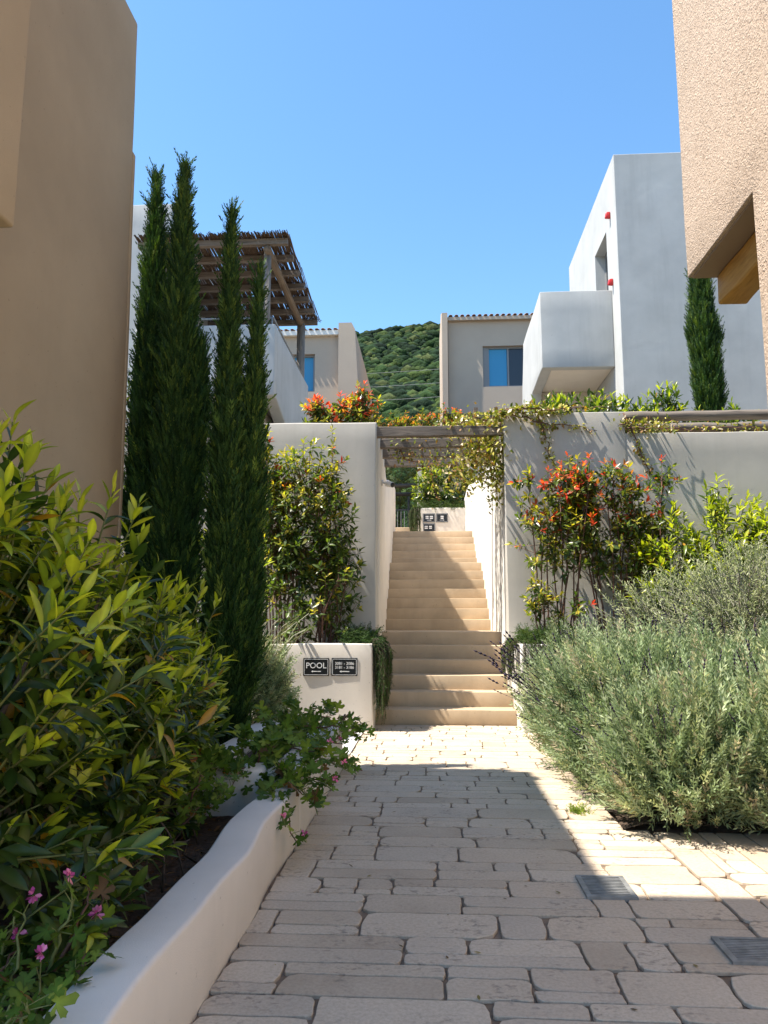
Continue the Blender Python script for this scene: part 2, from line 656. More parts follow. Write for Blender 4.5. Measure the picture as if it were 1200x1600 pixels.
def sticks(name, P0, P1, r0, r1, mat, parent, kind=None):
    """thin three-sided twigs from P0 to P1, one mesh"""
    P0, P1 = np.asarray(P0, float), np.asarray(P1, float)
    n = len(P0)
    d = unit(P1 - P0)
    h = np.where(np.abs(d[:, 2:3]) < 0.9, np.array([[0, 0, 1.0]]), np.array([[1.0, 0, 0]]))
    a = unit(np.cross(d, h))
    b = np.cross(d, a)
    r0 = np.broadcast_to(np.asarray(r0, float), (n,))
    r1 = np.broadcast_to(np.asarray(r1, float), (n,))
    V = np.zeros((n, 6, 3))
    for k in range(3):
        an = 2.0944 * k
        e = a * math.cos(an) + b * math.sin(an)
        V[:, k] = P0 + e * r0[:, None]
        V[:, 3 + k] = P1 + e * r1[:, None]
    q = np.array([[0, 1, 4, 3], [1, 2, 5, 4], [2, 0, 3, 5]])
    F = (q[None] + (np.arange(n) * 6)[:, None, None]).reshape(-1)
    me = bpy.data.meshes.new(name)
    me.vertices.add(n * 6)
    me.vertices.foreach_set('co', V.reshape(-1).astype(np.float32))
    me.loops.add(n * 12)
    me.loops.foreach_set('vertex_index', F.astype(np.int32))
    me.polygons.add(n * 3)
    me.polygons.foreach_set('loop_start', (np.arange(n * 3) * 4).astype(np.int32))
    me.polygons.foreach_set('loop_total', np.full(n * 3, 4, np.int32))
    me.update(calc_edges=True)
    me.shade_smooth()
    o = link(name, me, mat, parent)
    if kind:
        o['kind'] = kind
    return o


def ortho(d):
    h = np.where(np.abs(d[:, 2:3]) < 0.9, np.array([[0, 0, 1.0]]), np.array([[1.0, 0, 0]]))
    a = unit(np.cross(d, h))
    return a, np.cross(d, a)


def shoot_leaves(lv, rg, pos, dr, ls, n, a0, a1, L, young, ntmpl, pal_old, pal_young, droop=0.25, lscale=(1.0, 0.6), turn=2.4):
    """leaves spiralling up shoots; young in 0..1 per shoot: how far the bright tip reaches down"""
    m = len(pos)
    e1, e2 = ortho(dr)
    az0 = rg.uniform(0, 6.28, m)
    up = np.array([0, 0, 1.0])
    for j in range(n):
        t = (j + 0.3) / n
        P = pos + dr * (ls * t)[:, None]
        az = az0 + j * turn + rg.uniform(-0.35, 0.35, m)
        a = math.radians(a0 + (a1 - a0) * t) + rg.uniform(-0.22, 0.22, m)
        D = np.cos(a)[:, None] * dr + np.sin(a)[:, None] * (np.cos(az)[:, None] * e1 + np.sin(az)[:, None] * e2)
        D = D - up * (droop * (1 - t)) * rg.uniform(0.3, 1.3, m)[:, None]
        D = unit(D)
        U = dr * 0.8 + up * 0.6 + rg.normal(0, 0.25, (m, 3))
        isy = rg.random(m) < np.clip((t - (1 - young)) * 4, 0, 1)
        c = np.where(isy, np.array(pal_young)[rg.integers(0, len(pal_young), m)], np.array(pal_old)[rg.integers(0, len(pal_old), m)])
        ll = L * (lscale[0] + (lscale[1] - lscale[0]) * t) * rg.uniform(0.62, 1.18, m)
        lv.add(P, D, U, ll, c, rg.integers(0, ntmpl, m))


def env_shoots(rg, n, c, r, shell=0.6, upb=0.6, zmin=None, lump=0.25, outw=1.0, top=1.0):
    """points in a lumpy ellipsoid shell with outward-upward directions"""
    out_p, out_d = [], []
    c, r = np.array(c, float), np.array(r, float)
    while len(out_p) < n:
        d = Vector(rg.normal(0, 1, 3)).normalized()
        if d.z < -0.75:
            continue
        f = 1 + lump * noise.noise(d * 2.3 + Vector(c) * 1.7)
        q = (shell + (1 - shell) * rg.random() ** 0.6) * f
        p = c + np.array(d) * r * q
        if zmin is not None and p[2] < zmin:
            continue
        out_p.append(p)
        out_d.append(np.array(d) * outw + np.array([0, 0, upb]) + rg.normal(0, 0.2, 3))
    return np.array(out_p), unit(np.array(out_d))


# ================================================================== the setting
rnd = random.Random(7)


def sheet(name, x0, x1, y0, y1, z, mat, nx=1, ny=1, amp=0.0, fr=1.0):
    mb = MB()
    vs = [(x0 + (x1 - x0) * i / nx, y0 + (y1 - y0) * j / ny, 0) for j in range(ny + 1) for i in range(nx + 1)]
    vs = [(x, y, z + amp * noise.noise(Vector((x * fr, y * fr, 1.3)))) for x, y, _ in vs]
    fs = [(j * (nx + 1) + i, j * (nx + 1) + i + 1, (j + 1) * (nx + 1) + i + 1, (j + 1) * (nx + 1) + i) for j in range(ny) for i in range(nx)]
    o = mb.add(vs, fs).build(name, mat)
    o['kind'] = 'structure'
    return o


sheet('ground', -3000, 3000, -3000, 3000, -0.06, M['ground'], 8, 8)
sheet('planting_soil', -2.6, -0.86, 0.92, 7.0, 0.11, M['soil'], 30, 90, 0.05, 5)
sheet('planting_soil', 1.12, 6.0, 4.78, 8.75, 0.02, M['soil'], 50, 50, 0.04, 5)
sheet('planting_soil', -4.4, -2.5, 5.9, 9.9, 0.10, M['soil'], 20, 40, 0.05, 5)

# ---- path of stamped stones
path = sheet('path', -4.4, 3.2, 1.88, 9.4, -0.014, M['joint'], 40, 60, 0.002, 6)
pv = sheet('bounce_pavement', -6, 6, -12, 1.9, -0.006, M['stone'], 4, 4)  # unseen paving behind the camera, added to bounce sunlight forward
GR = [(0.69, 0.89, 3.66, 3.93), (1.08, 1.29, 3.03, 3.23)]


def stone_poly(x0, x1, y0, y1):
    g = 0.0046
    x0, x1, y0, y1 = x0 + g, x1 - g, y0 + g, y1 - g
    w, h = x1 - x0, y1 - y0
    pts, ends = [], []
    corners = [((x0, y0), (0, 1), (1, 0)), ((x1, y0), (-1, 0), (0, 1)), ((x1, y1), (0, -1), (-1, 0)), ((x0, y1), (1, 0), (0, -1))]
    seed = Vector((x0 * 3.1, y0 * 2.7, 0))
    for k, ((cx, cy), din, dout) in enumerate(corners):
        r = min(h, w) * rnd.choice((0.05, 0.1, 0.16, 0.24, 0.36)) * rnd.uniform(0.7, 1.2)
        r2 = r * rnd.uniform(0.8, 1.8)
        r2 = min(r2, 0.4 * (w if k in (0, 2) else h))
        r = min(r, 0.4 * min(w, h))
        a = (cx + din[0] * r, cy + din[1] * r)
        b = (cx + dout[0] * r2, cy + dout[1] * r2)
        m = ((a[0] + b[0]) * 0.5 * 0.55 + cx * 0.45, (a[1] + b[1]) * 0.5 * 0.55 + cy * 0.45)
        ends.append((a, m, b))
    for k in range(4):
        pts += list(ends[k])
        p0, p1 = ends[k][2], ends[(k + 1) % 4][0]
        for t in ((0.2, 0.4, 0.6, 0.8) if k in (0, 2) else (0.35, 0.65)):
            pts.append((p0[0] + (p1[0] - p0[0]) * t, p0[1] + (p1[1] - p0[1]) * t))
    out = []
    for x, y in pts:
        q = Vector((x * 11, y * 11, 0))
        q2 = q * 3.1
        out.append((x + 0.009 * noise.noise(q) + 0.004 * noise.noise(q2), y + 0.007 * noise.noise(q + Vector((9, 4, 2))) + 0.004 * noise.noise(q2 + Vector((3, 3, 3)))))
    return out


def stone(x0, x1, y0, y1, swap=False):
    if x1 - x0 < 0.05 or y1 - y0 < 0.04:
        return
    if swap:
        poly = [(b, a) for a, b in stone_poly(y0, y1, x0, x1)][::-1]
    else:
        poly = stone_poly(x0, x1, y0, y1)
    cx, cy = (x0 + x1) / 2, (y0 + y1) / 2
    n = len(poly)
    z = rnd.uniform(-0.0012, 0.0012)
    tx, ty = rnd.uniform(-0.003, 0.003), rnd.uniform(-0.003, 0.003)
    vs = []
    for ins, dz in ((0.0, -0.013), (0.0006, -0.0022), (0.0032, 0.0)):
        for x, y in poly:
            dx, dy = cx - x, cy - y
            L = math.hypot(dx, dy)
            vs.append((x + dx / L * ins - cx, y + dy / L * ins - cy, z + dz + (x - cx) * tx + (y - cy) * ty))
    fs = []
    for k in range(2):
        for i in range(n):
            j = (i + 1) % n
            fs.append((k * n + i, k * n + j, (k + 1) * n + j, (k + 1) * n + i))
    fs.append(tuple(range(2 * n, 3 * n)))
    me = bpy.data.meshes.new('paving_stone')
    me.from_pydata(vs, [], fs)
    o = link('paving_stone', me, M['stone'], path)
    o.location = (cx, cy, 0)


def course(x0, x1, y0, y1, swap=False):
    """one course of stones; swap: courses run the other way"""
    a, b = (y0, y1) if swap else (x0, x1)
    p = a
    first = True
    h = (x1 - x0) if swap else (y1 - y0)
    while p < b - 0.01:
        w = rnd.choice((0.17, 0.26, 0.34, 0.42, 0.50, 0.58)) * rnd.uniform(0.85, 1.15)
        if first:
            w *= rnd.uniform(0.35, 1.0)
            first = False
        q = p + w
        if b - q < 0.16:
            q = b
        def put(u0, u1, v0, v1):
            if swap:
                stone(v0, v1, u0, u1, True)
            else:
                stone(u0, u1, v0, v1)
        v0, v1 = (x0, x1) if swap else (y0, y1)
        k = rnd.random()
        if h > 0.185 and k < 0.5:
            s = v0 + h * rnd.choice((0.3, 0.38, 0.5, 0.62))
            put(p, q, v0, s)
            if w > 0.4 and rnd.random() < 0.4:
                mm = p + (q - p) * rnd.uniform(0.3, 0.7)
                put(p, mm, s, v1)
                put(mm, q, s, v1)
            else:
                put(p, q, s, v1)
        else:
            put(p, q, v0, v1)
        p = q


y = 1.9
while y < 9.26:
    h = rnd.choice((0.13, 0.16, 0.19, 0.22, 0.25, 0.28)) * (1.12 if y < 4 else 1.0)
    y2 = min(y + h, 9.27)
    if 9.27 - y2 < 0.1:
        y2 = 9.27
    xr = 1.262 if y < 4.75 else 1.13
    course(-0.752, xr, y, y2)
    y = y2
x = 1.268
while x < 2.05:
    w = rnd.choice((0.16, 0.2, 0.25))
    course(x, x + w, 1.9, 4.78, True)
    x += w
y = 7.05
while y < 8.68:
    h = rnd.choice((0.2, 0.24, 0.28))
    course(-2.3, -0.915, y, min(y + h, 8.69))
    y += h

sl = MB().box(-0.90, -0.76, 7.25, 8.68, -0.02, 0.004).build('path_slab', M['slab'])
setp(sl, 'pale smooth marble strip set in the path before the sign wall', 'slab')

for gi, (x0, x1, y0, y1) in enumerate(GR):
    g = thing('drain_grate', ('metal slotted drain grate lying half in the sunlit corner of the shade', 'metal slotted drain grate set over the lengthwise joint of the paving')[gi], 'drain grate', ((x0 + x1) / 2, (y0 + y1) / 2, 0), 'drain grates in the path')
    MB().box(x0 - 0.006, x1 + 0.006, y0 - 0.006, y1 + 0.006, -0.01, 0.0035).build('pit', M['dark'], g)  # flat near-black plate; its colour stands in for the shade below the bars
    fm = MB()
    fm.box(x0 - 0.012, x0 + 0.012, y0 - 0.012, y1 + 0.012, -0.01, 0.012)
    fm.box(x1 - 0.012, x1 + 0.012, y0 - 0.012, y1 + 0.012, -0.01, 0.012)
    fm.box(x0 + 0.012, x1 - 0.012, y0 - 0.012, y0 + 0.008, -0.01, 0.012)
    fm.box(x0 + 0.012, x1 - 0.012, y1 - 0.008, y1 + 0.012, -0.01, 0.012)
    fm.build('frame', M['metal'], g)
    nb = 12
    for i in range(nb):
        yy = y0 + 0.012 + (y1 - y0 - 0.024) * (i + 0.5) / nb
        MB().box(x0 + 0.012, x1 - 0.012, yy - 0.0045, yy + 0.0045, 0.003, 0.010).build('bar', M['metal'], g)

# ---- low planter wall beside the path, with the raised box
pw = thing('planter_wall', 'low wavy white plaster wall edging the path beside the laurel hedge', 'wall', (-0.84, 3.2, 0))
mb = MB().box(-0.93, -0.758, 0.9, 4.56, -0.05, 0.30)
plaster('wall', mb, M['cream'], pw, 0.015, 0.016, 0.13, 1.9)
pb = thing('planter_box', 'raised white plaster planter box overgrown by the geranium', 'planter', (-1.1, 5.3, 0))
mb = MB().box(-0.95, -0.748, 4.5, 6.62, -0.05, 0.375)
plaster('wall', mb, M['cream'], pb, 0.03, 0.008, 0.2, 1.5)
plaster('wall', MB().box(-1.46, -0.955, 4.45, 4.66, -0.05, 0.385), M['cream'], pb, 0.03, 0.008, 0.2, 1.5)
plaster('wall', MB().box(-1.46, -1.28, 4.665, 6.5, -0.05, 0.385), M['cream'], pb, 0.03, 0.008, 0.2, 1.5)
plaster('wall', MB().box(-1.44, -0.955, 6.25, 6.63, -0.05, 0.38), M['cream'], pb, 0.03, 0.008, 0.2, 1.5)
MB().box(-1.275, -0.96, 4.67, 6.24, 0.0, 0.31).build('soil', M['soil'], pb)

# ---- stairs
stairs = thing('staircase', 'long beige plaster staircase climbing between two white walls', 'staircase', (0.15, 9.28, 0))
RZ = 0.1755


def sx(yv):
    t = (yv - 9.28) / 7.6
    return -0.655 - 0.16 * t, 0.965 - 0.055 * t


ys = [9.28 + 0.32 * i for i in range(6)]
ys += [12.5 + 0.32 * i for i in range(7)]
ys += [15.55 + 0.335 * i for i in range(5)]
for i, yv in enumerate(ys):
    yb = (ys[i + 1] if i + 1 < len(ys) else 19.6)
    z1 = RZ * (i + 1)
    a, b = sx(yv)
    mb = MB().box(a - 0.06, b + 0.06, yv, yb + 0.04, max(z1 - RZ - 0.12, -0.05), z1)
    plaster('step', mb, M['step'], stairs, 0.006, 0.004, 0.25, 2.5, 2)
TOPZ = RZ * len(ys)

# ---- sign wall and its twin, planters before the retaining walls
PY = 9.8
sw = thing('sign_wall', 'low cream wall at the foot of the stairs carrying the pool sign', 'wall', (-1.4, 8.7, 0))
mb = MB().prism([(-2.35, -0.05), (-0.648, -0.05), (-0.668, 0.955), (-2.35, 0.945)], 1, 8.7, 8.9)
plaster('wall', mb, M['cream'], sw, 0.014, 0.006, 0.2, 1.6)
mb = MB().box(-0.86, -0.668, 8.905, PY - 0.005, -0.05, 0.95)
plaster('wall', mb, M['cream'], sw, 0.025, 0.005, 0.2, 1.6)
MB().box(-2.33, -0.87, 8.91, PY - 0.01, 0.2, 0.86).build('soil', M['soil'], sw)
tw = thing('planter_wall', 'low white planter wall half hidden behind the lavender', 'wall', (2.5, 8.75, 0))
plaster('wall', MB().box(0.985, 5.4, 8.72, 8.92, -0.05, 0.95), M['white'], tw, 0.025, 0.006, 0.25, 1.6)
plaster('wall', MB().box(0.985, 1.18, 8.925, PY - 0.005, -0.05, 0.95), M['white'], tw, 0.025, 0.005, 0.2, 1.6)
MB().box(1.19, 5.38, 8.93, PY - 0.01, 0.2, 0.86).build('soil', M['soil'], tw)

# ---- retaining walls flanking the stairs
lw = thing('retaining_wall', 'tall pale plaster wall behind the yellow-tipped photinia', 'wall', (-1.6, PY, 0))
mb = MB().box(-4.6, -0.70, PY, PY + 0.38, 0.0, 3.80)
o = plaster('wall', mb, M['grey_white'], lw, 0.02, 0.010, 0.25, 1.3)
prof = [(PY + 0.385, 0.2), (19.0, 0.2), (19.0, 4.45), (17.2, 4.28), (16.0, 4.12), (14.8, 3.92), (13.0, 3.62), (12.2, 3.58), (11.9, 3.79), (PY + 0.385, 3.79)]
mb = MB().prism(prof, 0, -1.05, -0.72)
for k, (vx, vy, vz) in enumerate(mb.v):
    if vx > -0.8:
        mb.v[k] = (sx(vy)[0] - 0.01, vy, vz)
    else:
        mb.v[k] = (sx(vy)[0] - 0.33, vy, vz)
plaster('wall', mb, M['cream'], lw, 0.03, 0.010, 0.3, 1.2)
rw = thing('retaining_wall', 'tall grey white plaster wall striped by vine shadows behind the red photinia', 'wall', (2.5, PY, 0))
mb = MB().box(0.955, 2.50, PY, PY + 0.38, 0.0, 3.88)
plaster('pier', mb, M['grey_white'], rw, 0.012, 0.010, 0.25, 1.3)
plaster('wall', MB().box(2.49, 7.0, PY + 0.008, PY + 0.36, 0.0, 3.60), M['grey_white'], rw, 0.012, 0.010, 0.25, 1.3)
prof = [(PY + 0.385, 0.2), (20.6, 0.2), (20.6, 4.42), (19.2, 4.42), (18.0, 4.42), (17.2, 4.30), (15.6, 4.02), (15.2, 4.05), (13.4, 3.92), (12.7, 3.87), (PY + 0.385, 3.87)]
mb = MB().prism(prof, 0, 0.96, 1.3)
for k, (vx, vy, vz) in enumerate(mb.v):
    mb.v[k] = (sx(vy)[1] + (0.01 if vx < 1.1 else 0.33), vy, vz)
plaster('stair_wall', mb, M['white'], rw, 0.03, 0.010, 0.3, 1.2)

# ---- terraces behind the walls
def terrace(name, x0, x1, y0, y1, z, mat):
    o = MB().box(x0, x1, y0, y1, -0.04, z).build(name, mat)
    o['kind'] = 'structure'
    return o


terrace('terrace_ground', -30, -1.12, PY + 0.42, 60, 3.45, M['ground'])
terrace('terrace_ground', 1.33, 30, PY + 0.42, 60, 3.5, M['ground'])
terrace('terrace_ground', -1.1, 1.31, 20.7, 60, 3.6, M['ground'])

# ---- pergola beams over the stairs
for i, (yy, zz) in enumerate(((9.88, 3.66), (10.55, 3.66), (11.2, 3.66), (11.85, 3.66))):
    a, b = sx(yy)
    if i == 0:
        a, b = -0.715, 0.965
    mb = MB().box(a - 0.03, b + 0.03, yy - 0.055, yy + 0.055, zz - 0.055, zz + 0.075)
    o = plaster('pergola_beam', mb, M['old_wood_x'], None, 0.006, 0.006, 0.12, 3.0, 1)
    o.data.shade_flat()
    setp(o, ('weathered dark beam joining the front corners of the two stair walls', 'weathered dark beam over the stairs, second behind the front corners', 'weathered dark beam over the stairs, third behind the front corners', 'weathered dark beam over the stairs, farthest behind the front corners')[i], 'beam', 'pergola beams over the stairs')
for i, (yy, zz) in enumerate(((9.99, 3.86), (10.62, 3.86))):
    pts = [(2.47 + (0.12 if i else 0) + 0.3 * k, yy + 0.01 * noise.noise(Vector((k * 0.9, i * 7, 0))), zz + 0.012 * noise.noise(Vector((k * 0.7, 3 + i * 5, 0)))) for k in range(17)]
    o = MB().tube(pts, [0.066 + 0.008 * noise.noise(Vector((k * 1.3, i, 9))) for k in range(17)], 12).build('log_rail', M['old_wood_x'], None, True)
    setp(o, ('round weathered log lying along the top of the grey garden wall', 'round weathered log running just behind the wall-top log')[i], 'log', 'logs along the wall top')
    if i == 1:
        for px_ in (3.2, 5.2, 6.8):
            MB().tube([(px_, yy, 3.45), (px_, yy, 3.83)], 0.05, 8).build('post', M['old_wood_z'], o, True)

# ---- signs
def text_mesh(txt, size, off=0.006):
    cu = bpy.data.curves.new('lettering', 'FONT')
    cu.body = txt
    cu.size = size
    cu.align_x = 'CENTER'
    cu.align_y = 'CENTER'
    cu.offset = off * size
    cu.extrude = 0.0012
    cu.resolution_u = 3
    ob = bpy.data.objects.new('lettering', cu)
    COL.objects.link(ob)
    bpy.context.view_layer.update()
    me = bpy.data.meshes.new_from_object(ob.evaluated_get(bpy.context.evaluated_depsgraph_get()))
    bpy.data.objects.remove(ob)
    bpy.data.curves.remove(cu)
    me.materials.clear()
    return me


def ring(x0, x1, z0, z1, w, y0, y1, r=0.012):
    """rounded rectangular outline as a thin raised line"""
    def rr(x0, x1, z0, z1, r):
        out = []
        for cx, cz, a0 in ((x1 - r, z1 - r, 0), (x0 + r, z1 - r, 90), (x0 + r, z0 + r, 180), (x1 - r, z0 + r, 270)):
            for k in range(4):
                a = math.radians(a0 + 30 * k)
                out.append((cx + r * math.cos(a), cz + r * math.sin(a)))
        return out
    A, B = rr(x0, x1, z0, z1, r), rr(x0 + w, x1 - w, z0 + w, z1 - w, max(r - w, 0.002))
    n = len(A)
    vs = [(x, y0, z) for x, z in A] + [(x, y0, z) for x, z in B] + [(x, y1, z) for x, z in A] + [(x, y1, z) for x, z in B]
    fs = []
    for i in range(n):
        j = (i + 1) % n
        fs += [(i, j, n + j, n + i), (i, 2 * n + i, 2 * n + j, j), (n + i, n + j, 3 * n + j, 3 * n + i)]
    return MB().add(vs, fs)


def sign(x0, x1, z0, z1, yf, lines, arrow, label, real=True):
    s = thing('wall_sign', label, 'sign', ((x0 + x1) / 2, yf, z0))
    MB().box(x0, x1, yf - 0.012, yf + 0.03, z0, z1).build('board', M['signblack'], s)
    w, h = x1 - x0, z1 - z0
    yt = yf - 0.0125
    ring(x0 + 0.05 * h, x1 - 0.05 * h, z0 + 0.05 * h, z1 - 0.05 * h, 0.018 * h + 0.0008, yt - 0.0015, yt, 0.07 * h).build('border', M['signwhite'], s)
    cx = (x0 + x1) / 2
    for txt, cz, size in lines:
        if real:
            me = text_mesh(txt, size)
            o = link('lettering', me, M['signwhite'], s)
            if ' ' in txt:
                o['kind'] = 'stuff'
            o.matrix_local = s.matrix_world.inverted() @ Matrix.Translation((cx, yt - 0.001, z0 + cz * h)) @ Matrix.Rotation(math.pi / 2, 4, 'X')
        else:
            for u0, u1 in txt:
                MB().box(x0 + u0 * w, x0 + u1 * w, yt - 0.0015, yt, z0 + cz * h - size / 2, z0 + cz * h + size / 2).build('lettering', M['signwhite'], s)
    if arrow:
        az = z0 + 0.25 * h
        dr = -1 if arrow == 'left' else 1
        L = 0.19 * w
        t = 0.022 * h
        vs = [(cx - L * 0.75, az - t), (cx + L, az - t), (cx + L, az + t), (cx - L * 0.75, az + t)]
        hd = [(cx - L, az), (cx - L * 0.62, az - 0.062 * h), (cx - L * 0.62, az + 0.062 * h)]
        if dr > 0:
            vs = [(2 * cx - a, b) for a, b in vs]
            hd = [(2 * cx - a, b) for a, b in hd]
        mb = MB().prism(vs, 1, yt - 0.0015, yt)
        mb.prism(hd, 1, yt - 0.0018, yt)
        mb.build('arrow', M['signwhite'], s)
    return s


SY = 8.7
sign(-1.437, -1.147, 0.602, 0.796, SY, [('POOL', 0.57, 0.088)], 'left', 'black sign reading POOL with an arrow on the cream wall')
sign(-1.118, -0.828, 0.602, 0.798, SY, [('3081 - 3086', 0.69, 0.044), ('3181 - 3186', 0.47, 0.044)], 'left', 'black sign with two lines of room numbers beside the POOL sign')

# ---- bullet camera on the stair wall
cc = thing('security_camera', 'small white bullet security camera on the stair wall', 'camera', (-0.69, 10.9, 3.16))
MB().tube([(-0.70, 10.9, 3.18), (-0.675, 10.9, 3.18)], 0.045, 14).build('base', M['camwhite'], cc, True)
MB().tube([(-0.68, 10.9, 3.18), (-0.62, 10.87, 3.17), (-0.58, 10.82, 3.15)], 0.016, 8).build('arm', M['camwhite'], cc, True)
d0 = Vector((0.45, -0.8, -0.22)).normalized()
c0 = Vector((-0.59, 10.86, 3.15))
MB().tube([c0 - d0 * 0.06, c0 - d0 * 0.05, c0 + d0 * 0.11, c0 + d0 * 0.12], [0.03, 0.042, 0.042, 0.038], 14).build('body', M['camwhite'], cc, True)
MB().tube([c0 + d0 * 0.119, c0 + d0 * 0.125], [0.036, 0.034], 14).build('lens', M['black'], cc, True)

# ================================================================== buildings
def cut(o, boxes):
    for k, b in enumerate(boxes):
        c = MB().box(*b).build('cutter', None)
        m = o.modifiers.new('cut', 'BOOLEAN')
        m.operation = 'DIFFERENCE'
        m.solver = 'EXACT'
        m.object = c
        bpy.context.view_layer.update()
        me = bpy.data.meshes.new_from_object(o.evaluated_get(bpy.context.evaluated_depsgraph_get()))
        o.modifiers.clear()
        o.data = me
        bpy.data.objects.remove(c)


def window_y(parent, x0, x1, z0, z1, yf, panes):
    """window in a wall facing -Y; panes: list of (u0,u1,material)"""
    w = thing_part('window', parent)
    f = 0.06
    mb = MB()
    mb.box(x0, x0 + f, yf, yf + 0.08, z0, z1).box(x1 - f, x1, yf, yf + 0.08, z0, z1)
    mb.box(x0 + f, x1 - f, yf, yf + 0.08, z0, z0 + f).box(x0 + f, x1 - f, yf, yf + 0.08, z1 - f, z1)
    for u0, u1, mt in panes:
        a, b = x0 + (x1 - x0) * u0, x0 + (x1 - x0) * u1
        mb.box(a, a + 0.05, yf + 0.01, yf + 0.075, z0 + f, z1 - f)
    fr = mb.build('frame', M['frame'], parent)
    for u0, u1, mt in panes:
        a, b = x0 + (x1 - x0) * u0, x0 + (x1 - x0) * u1
        MB().box(a + 0.02, b - 0.01, yf + 0.045, yf + 0.06, z0 + 0.05, z1 - 0.05).build('pane', mt, fr)


def thing_part(name, parent):
    return None


def roof_tiles(parent, x0, x1, yf, z, n, slope=0.28, L=3.0):
    """rows of barrel tiles seen from their ends"""
    rf = MB().add([(x0, yf, z), (x1, yf, z), (x1, yf + L, z + slope * L), (x0, yf + L, z + slope * L), (x0, yf, z - 0.05), (x1, yf, z - 0.05), (x1, yf + L, z - 0.05), (x0, yf + L, z - 0.05)],
             [(0, 1, 2, 3), (4, 7, 6, 5), (0, 4, 5, 1), (1, 5, 6, 2), (2, 6, 7, 3), (3, 7, 4, 0)]).build('roof', M['tile'], parent)
    proto = None
    for i in range(n):
        xx = x0 + (x1 - x0) * (i + 0.5) / n
        r = (x1 - x0) / n * 0.34
        if proto is None:
            vs, fs = [], []
            for yy in (0, L):
                for k in range(7):
                    a = math.pi * k / 6
                    vs.append((r * math.cos(a), yy, slope * yy + r * 0.7 * math.sin(a)))
                for k in range(7):
                    a = math.pi * k / 6
                    vs.append((0.78 * r * math.cos(a), yy, slope * yy + 0.5 * r * math.sin(a)))
            for k in range(6):
                fs += [(k, k + 1, 14 + k + 1, 14 + k), (7 + k, 21 + k, 21 + k + 1, 7 + k + 1), (k, 7 + k, 8 + k, k + 1)]
            proto = bpy.data.meshes.new('tile')
            proto.from_pydata(vs, [], fs)
            proto.shade_smooth()
            proto.materials.append(M['tile'])
        o = bpy.data.objects.new('tile', proto)
        COL.objects.link(o)
        o.parent = rf
        o.location = (xx, yf - 0.06, z + 0.005)
    return rf


# ---- taupe house at the path's side, in its own shade
hA = thing('stucco_house', 'tall smooth taupe stucco house wall in shade behind the laurel hedge', 'house', (-5, 3, 0))
bA = 5.82
mb = MB().prism([(-8.0, -0.05), (-2.41, -0.05), (-2.47, 6.30), (-8.0, 6.32)], 1, 1.0, bA)
plaster('wall', mb, M['taupe'], hA, 0.025, 0.008, 0.35, 0.9)
plaster('corner_strip', MB().prism([(-2.9, -0.05), (-2.408, -0.05), (-2.458, 5.10), (-2.50, 5.17), (-2.9, 5.17)], 1, bA + 0.002, bA + 0.05), M['taupe'], hA, 0.01, 0.004, 0.35, 0.9)
mb = MB().box(-2.42, -1.76, 0.9, 2.98, 2.88, 6.44)
plaster('upper_bay', mb, M['taupe'], hA, 0.015, 0.006, 0.35, 0.9)
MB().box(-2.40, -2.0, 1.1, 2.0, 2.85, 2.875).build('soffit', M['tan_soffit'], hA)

# ---- rough tan house with the overhang
hB = thing('stucco_house', 'rough textured tan stucco house with an overhanging upper storey', 'house', (4, 3, 0))
mb = MB().prism([(0.6, -0.05), (4.78, -0.05), (4.78, 3.97), (6.05, 3.97), (6.05, 9.5), (0.6, 9.5)], 0, 2.1, 6.5)
plaster('wall', mb, M['tan'], hB, 0.008, 0.004, 0.6, 1.0)
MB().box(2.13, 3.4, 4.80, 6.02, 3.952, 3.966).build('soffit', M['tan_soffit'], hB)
mb = MB().box(2.30, 2.52, 4.6, 5.98, 3.70, 3.945)
plaster('beam', mb, M['oak'], hB, 0.02, 0.008, 0.12, 3.0, 2)
mb = MB().box(3.2, 3.32, 4.79, 6.0, 3.80, 3.945)
mb.build('beam', M['oak'], hB)

# ---- white house with balcony
hC = thing('white_house', 'tall white plaster house with a solid balcony box and red wall fixtures', 'house', (6, 15, 3.5))
mb = MB().box(3.33, 9.5, 13.0, 17.5, 3.4, 9.5)
o = plaster('wall', mb, M['house_white'], hC, 0.012, 0.0, 0.4)
cut(o, [(3.2, 3.62, 13.75, 14.75, 7.2, 8.42)])
o.data.shade_flat()
f = MB()
f.box(3.52, 3.60, 13.75, 13.83, 7.2, 8.42).box(3.52, 3.60, 14.67, 14.75, 7.2, 8.42).box(3.52, 3.60, 13.83, 14.67, 8.34, 8.42).box(3.52, 3.60, 14.2, 14.28, 7.2, 8.34)
fr = f.build('window', M['frame'], hC)
MB().box(3.56, 3.58, 13.80, 14.7, 7.2, 8.38).build('pane', M['darkglass'], fr)
plaster('balcony', MB().box(2.03, 3.325, 13.5, 13.68, 5.72, 7.16), M['house_white'], hC, 0.010, 0.004, 0.3)
prof = [(13.5 + 0.185, 5.72), (14.9, 5.66), (15.05, 5.3), (15.05, 3.45), (17.0, 3.45), (16.4, 6.2), (16.1, 7.12), (13.685, 7.15)]
plaster('balcony', MB().prism(prof, 0, 2.03, 2.22), M['house_white'], hC, 0.010, 0.004, 0.3)
plaster('balcony_floor', MB().box(2.225, 3.325, 13.69, 16.4, 5.74, 5.95), M['cream'], hC, 0.01, 0.0)
plaster('wall', MB().box(2.225, 3.325, 15.1, 15.3, 3.45, 5.735), M['cream'], hC, 0.01, 0.0)
for zz in (8.55, 7.26):
    mb = MB().prism([(3.329, zz - 0.06), (3.23, zz - 0.05), (3.25, zz + 0.06), (3.329, zz + 0.07)], 1, 13.37, 13.44)
    plaster('alarm_light', mb, M['red'], hC, 0.02, 0.0)

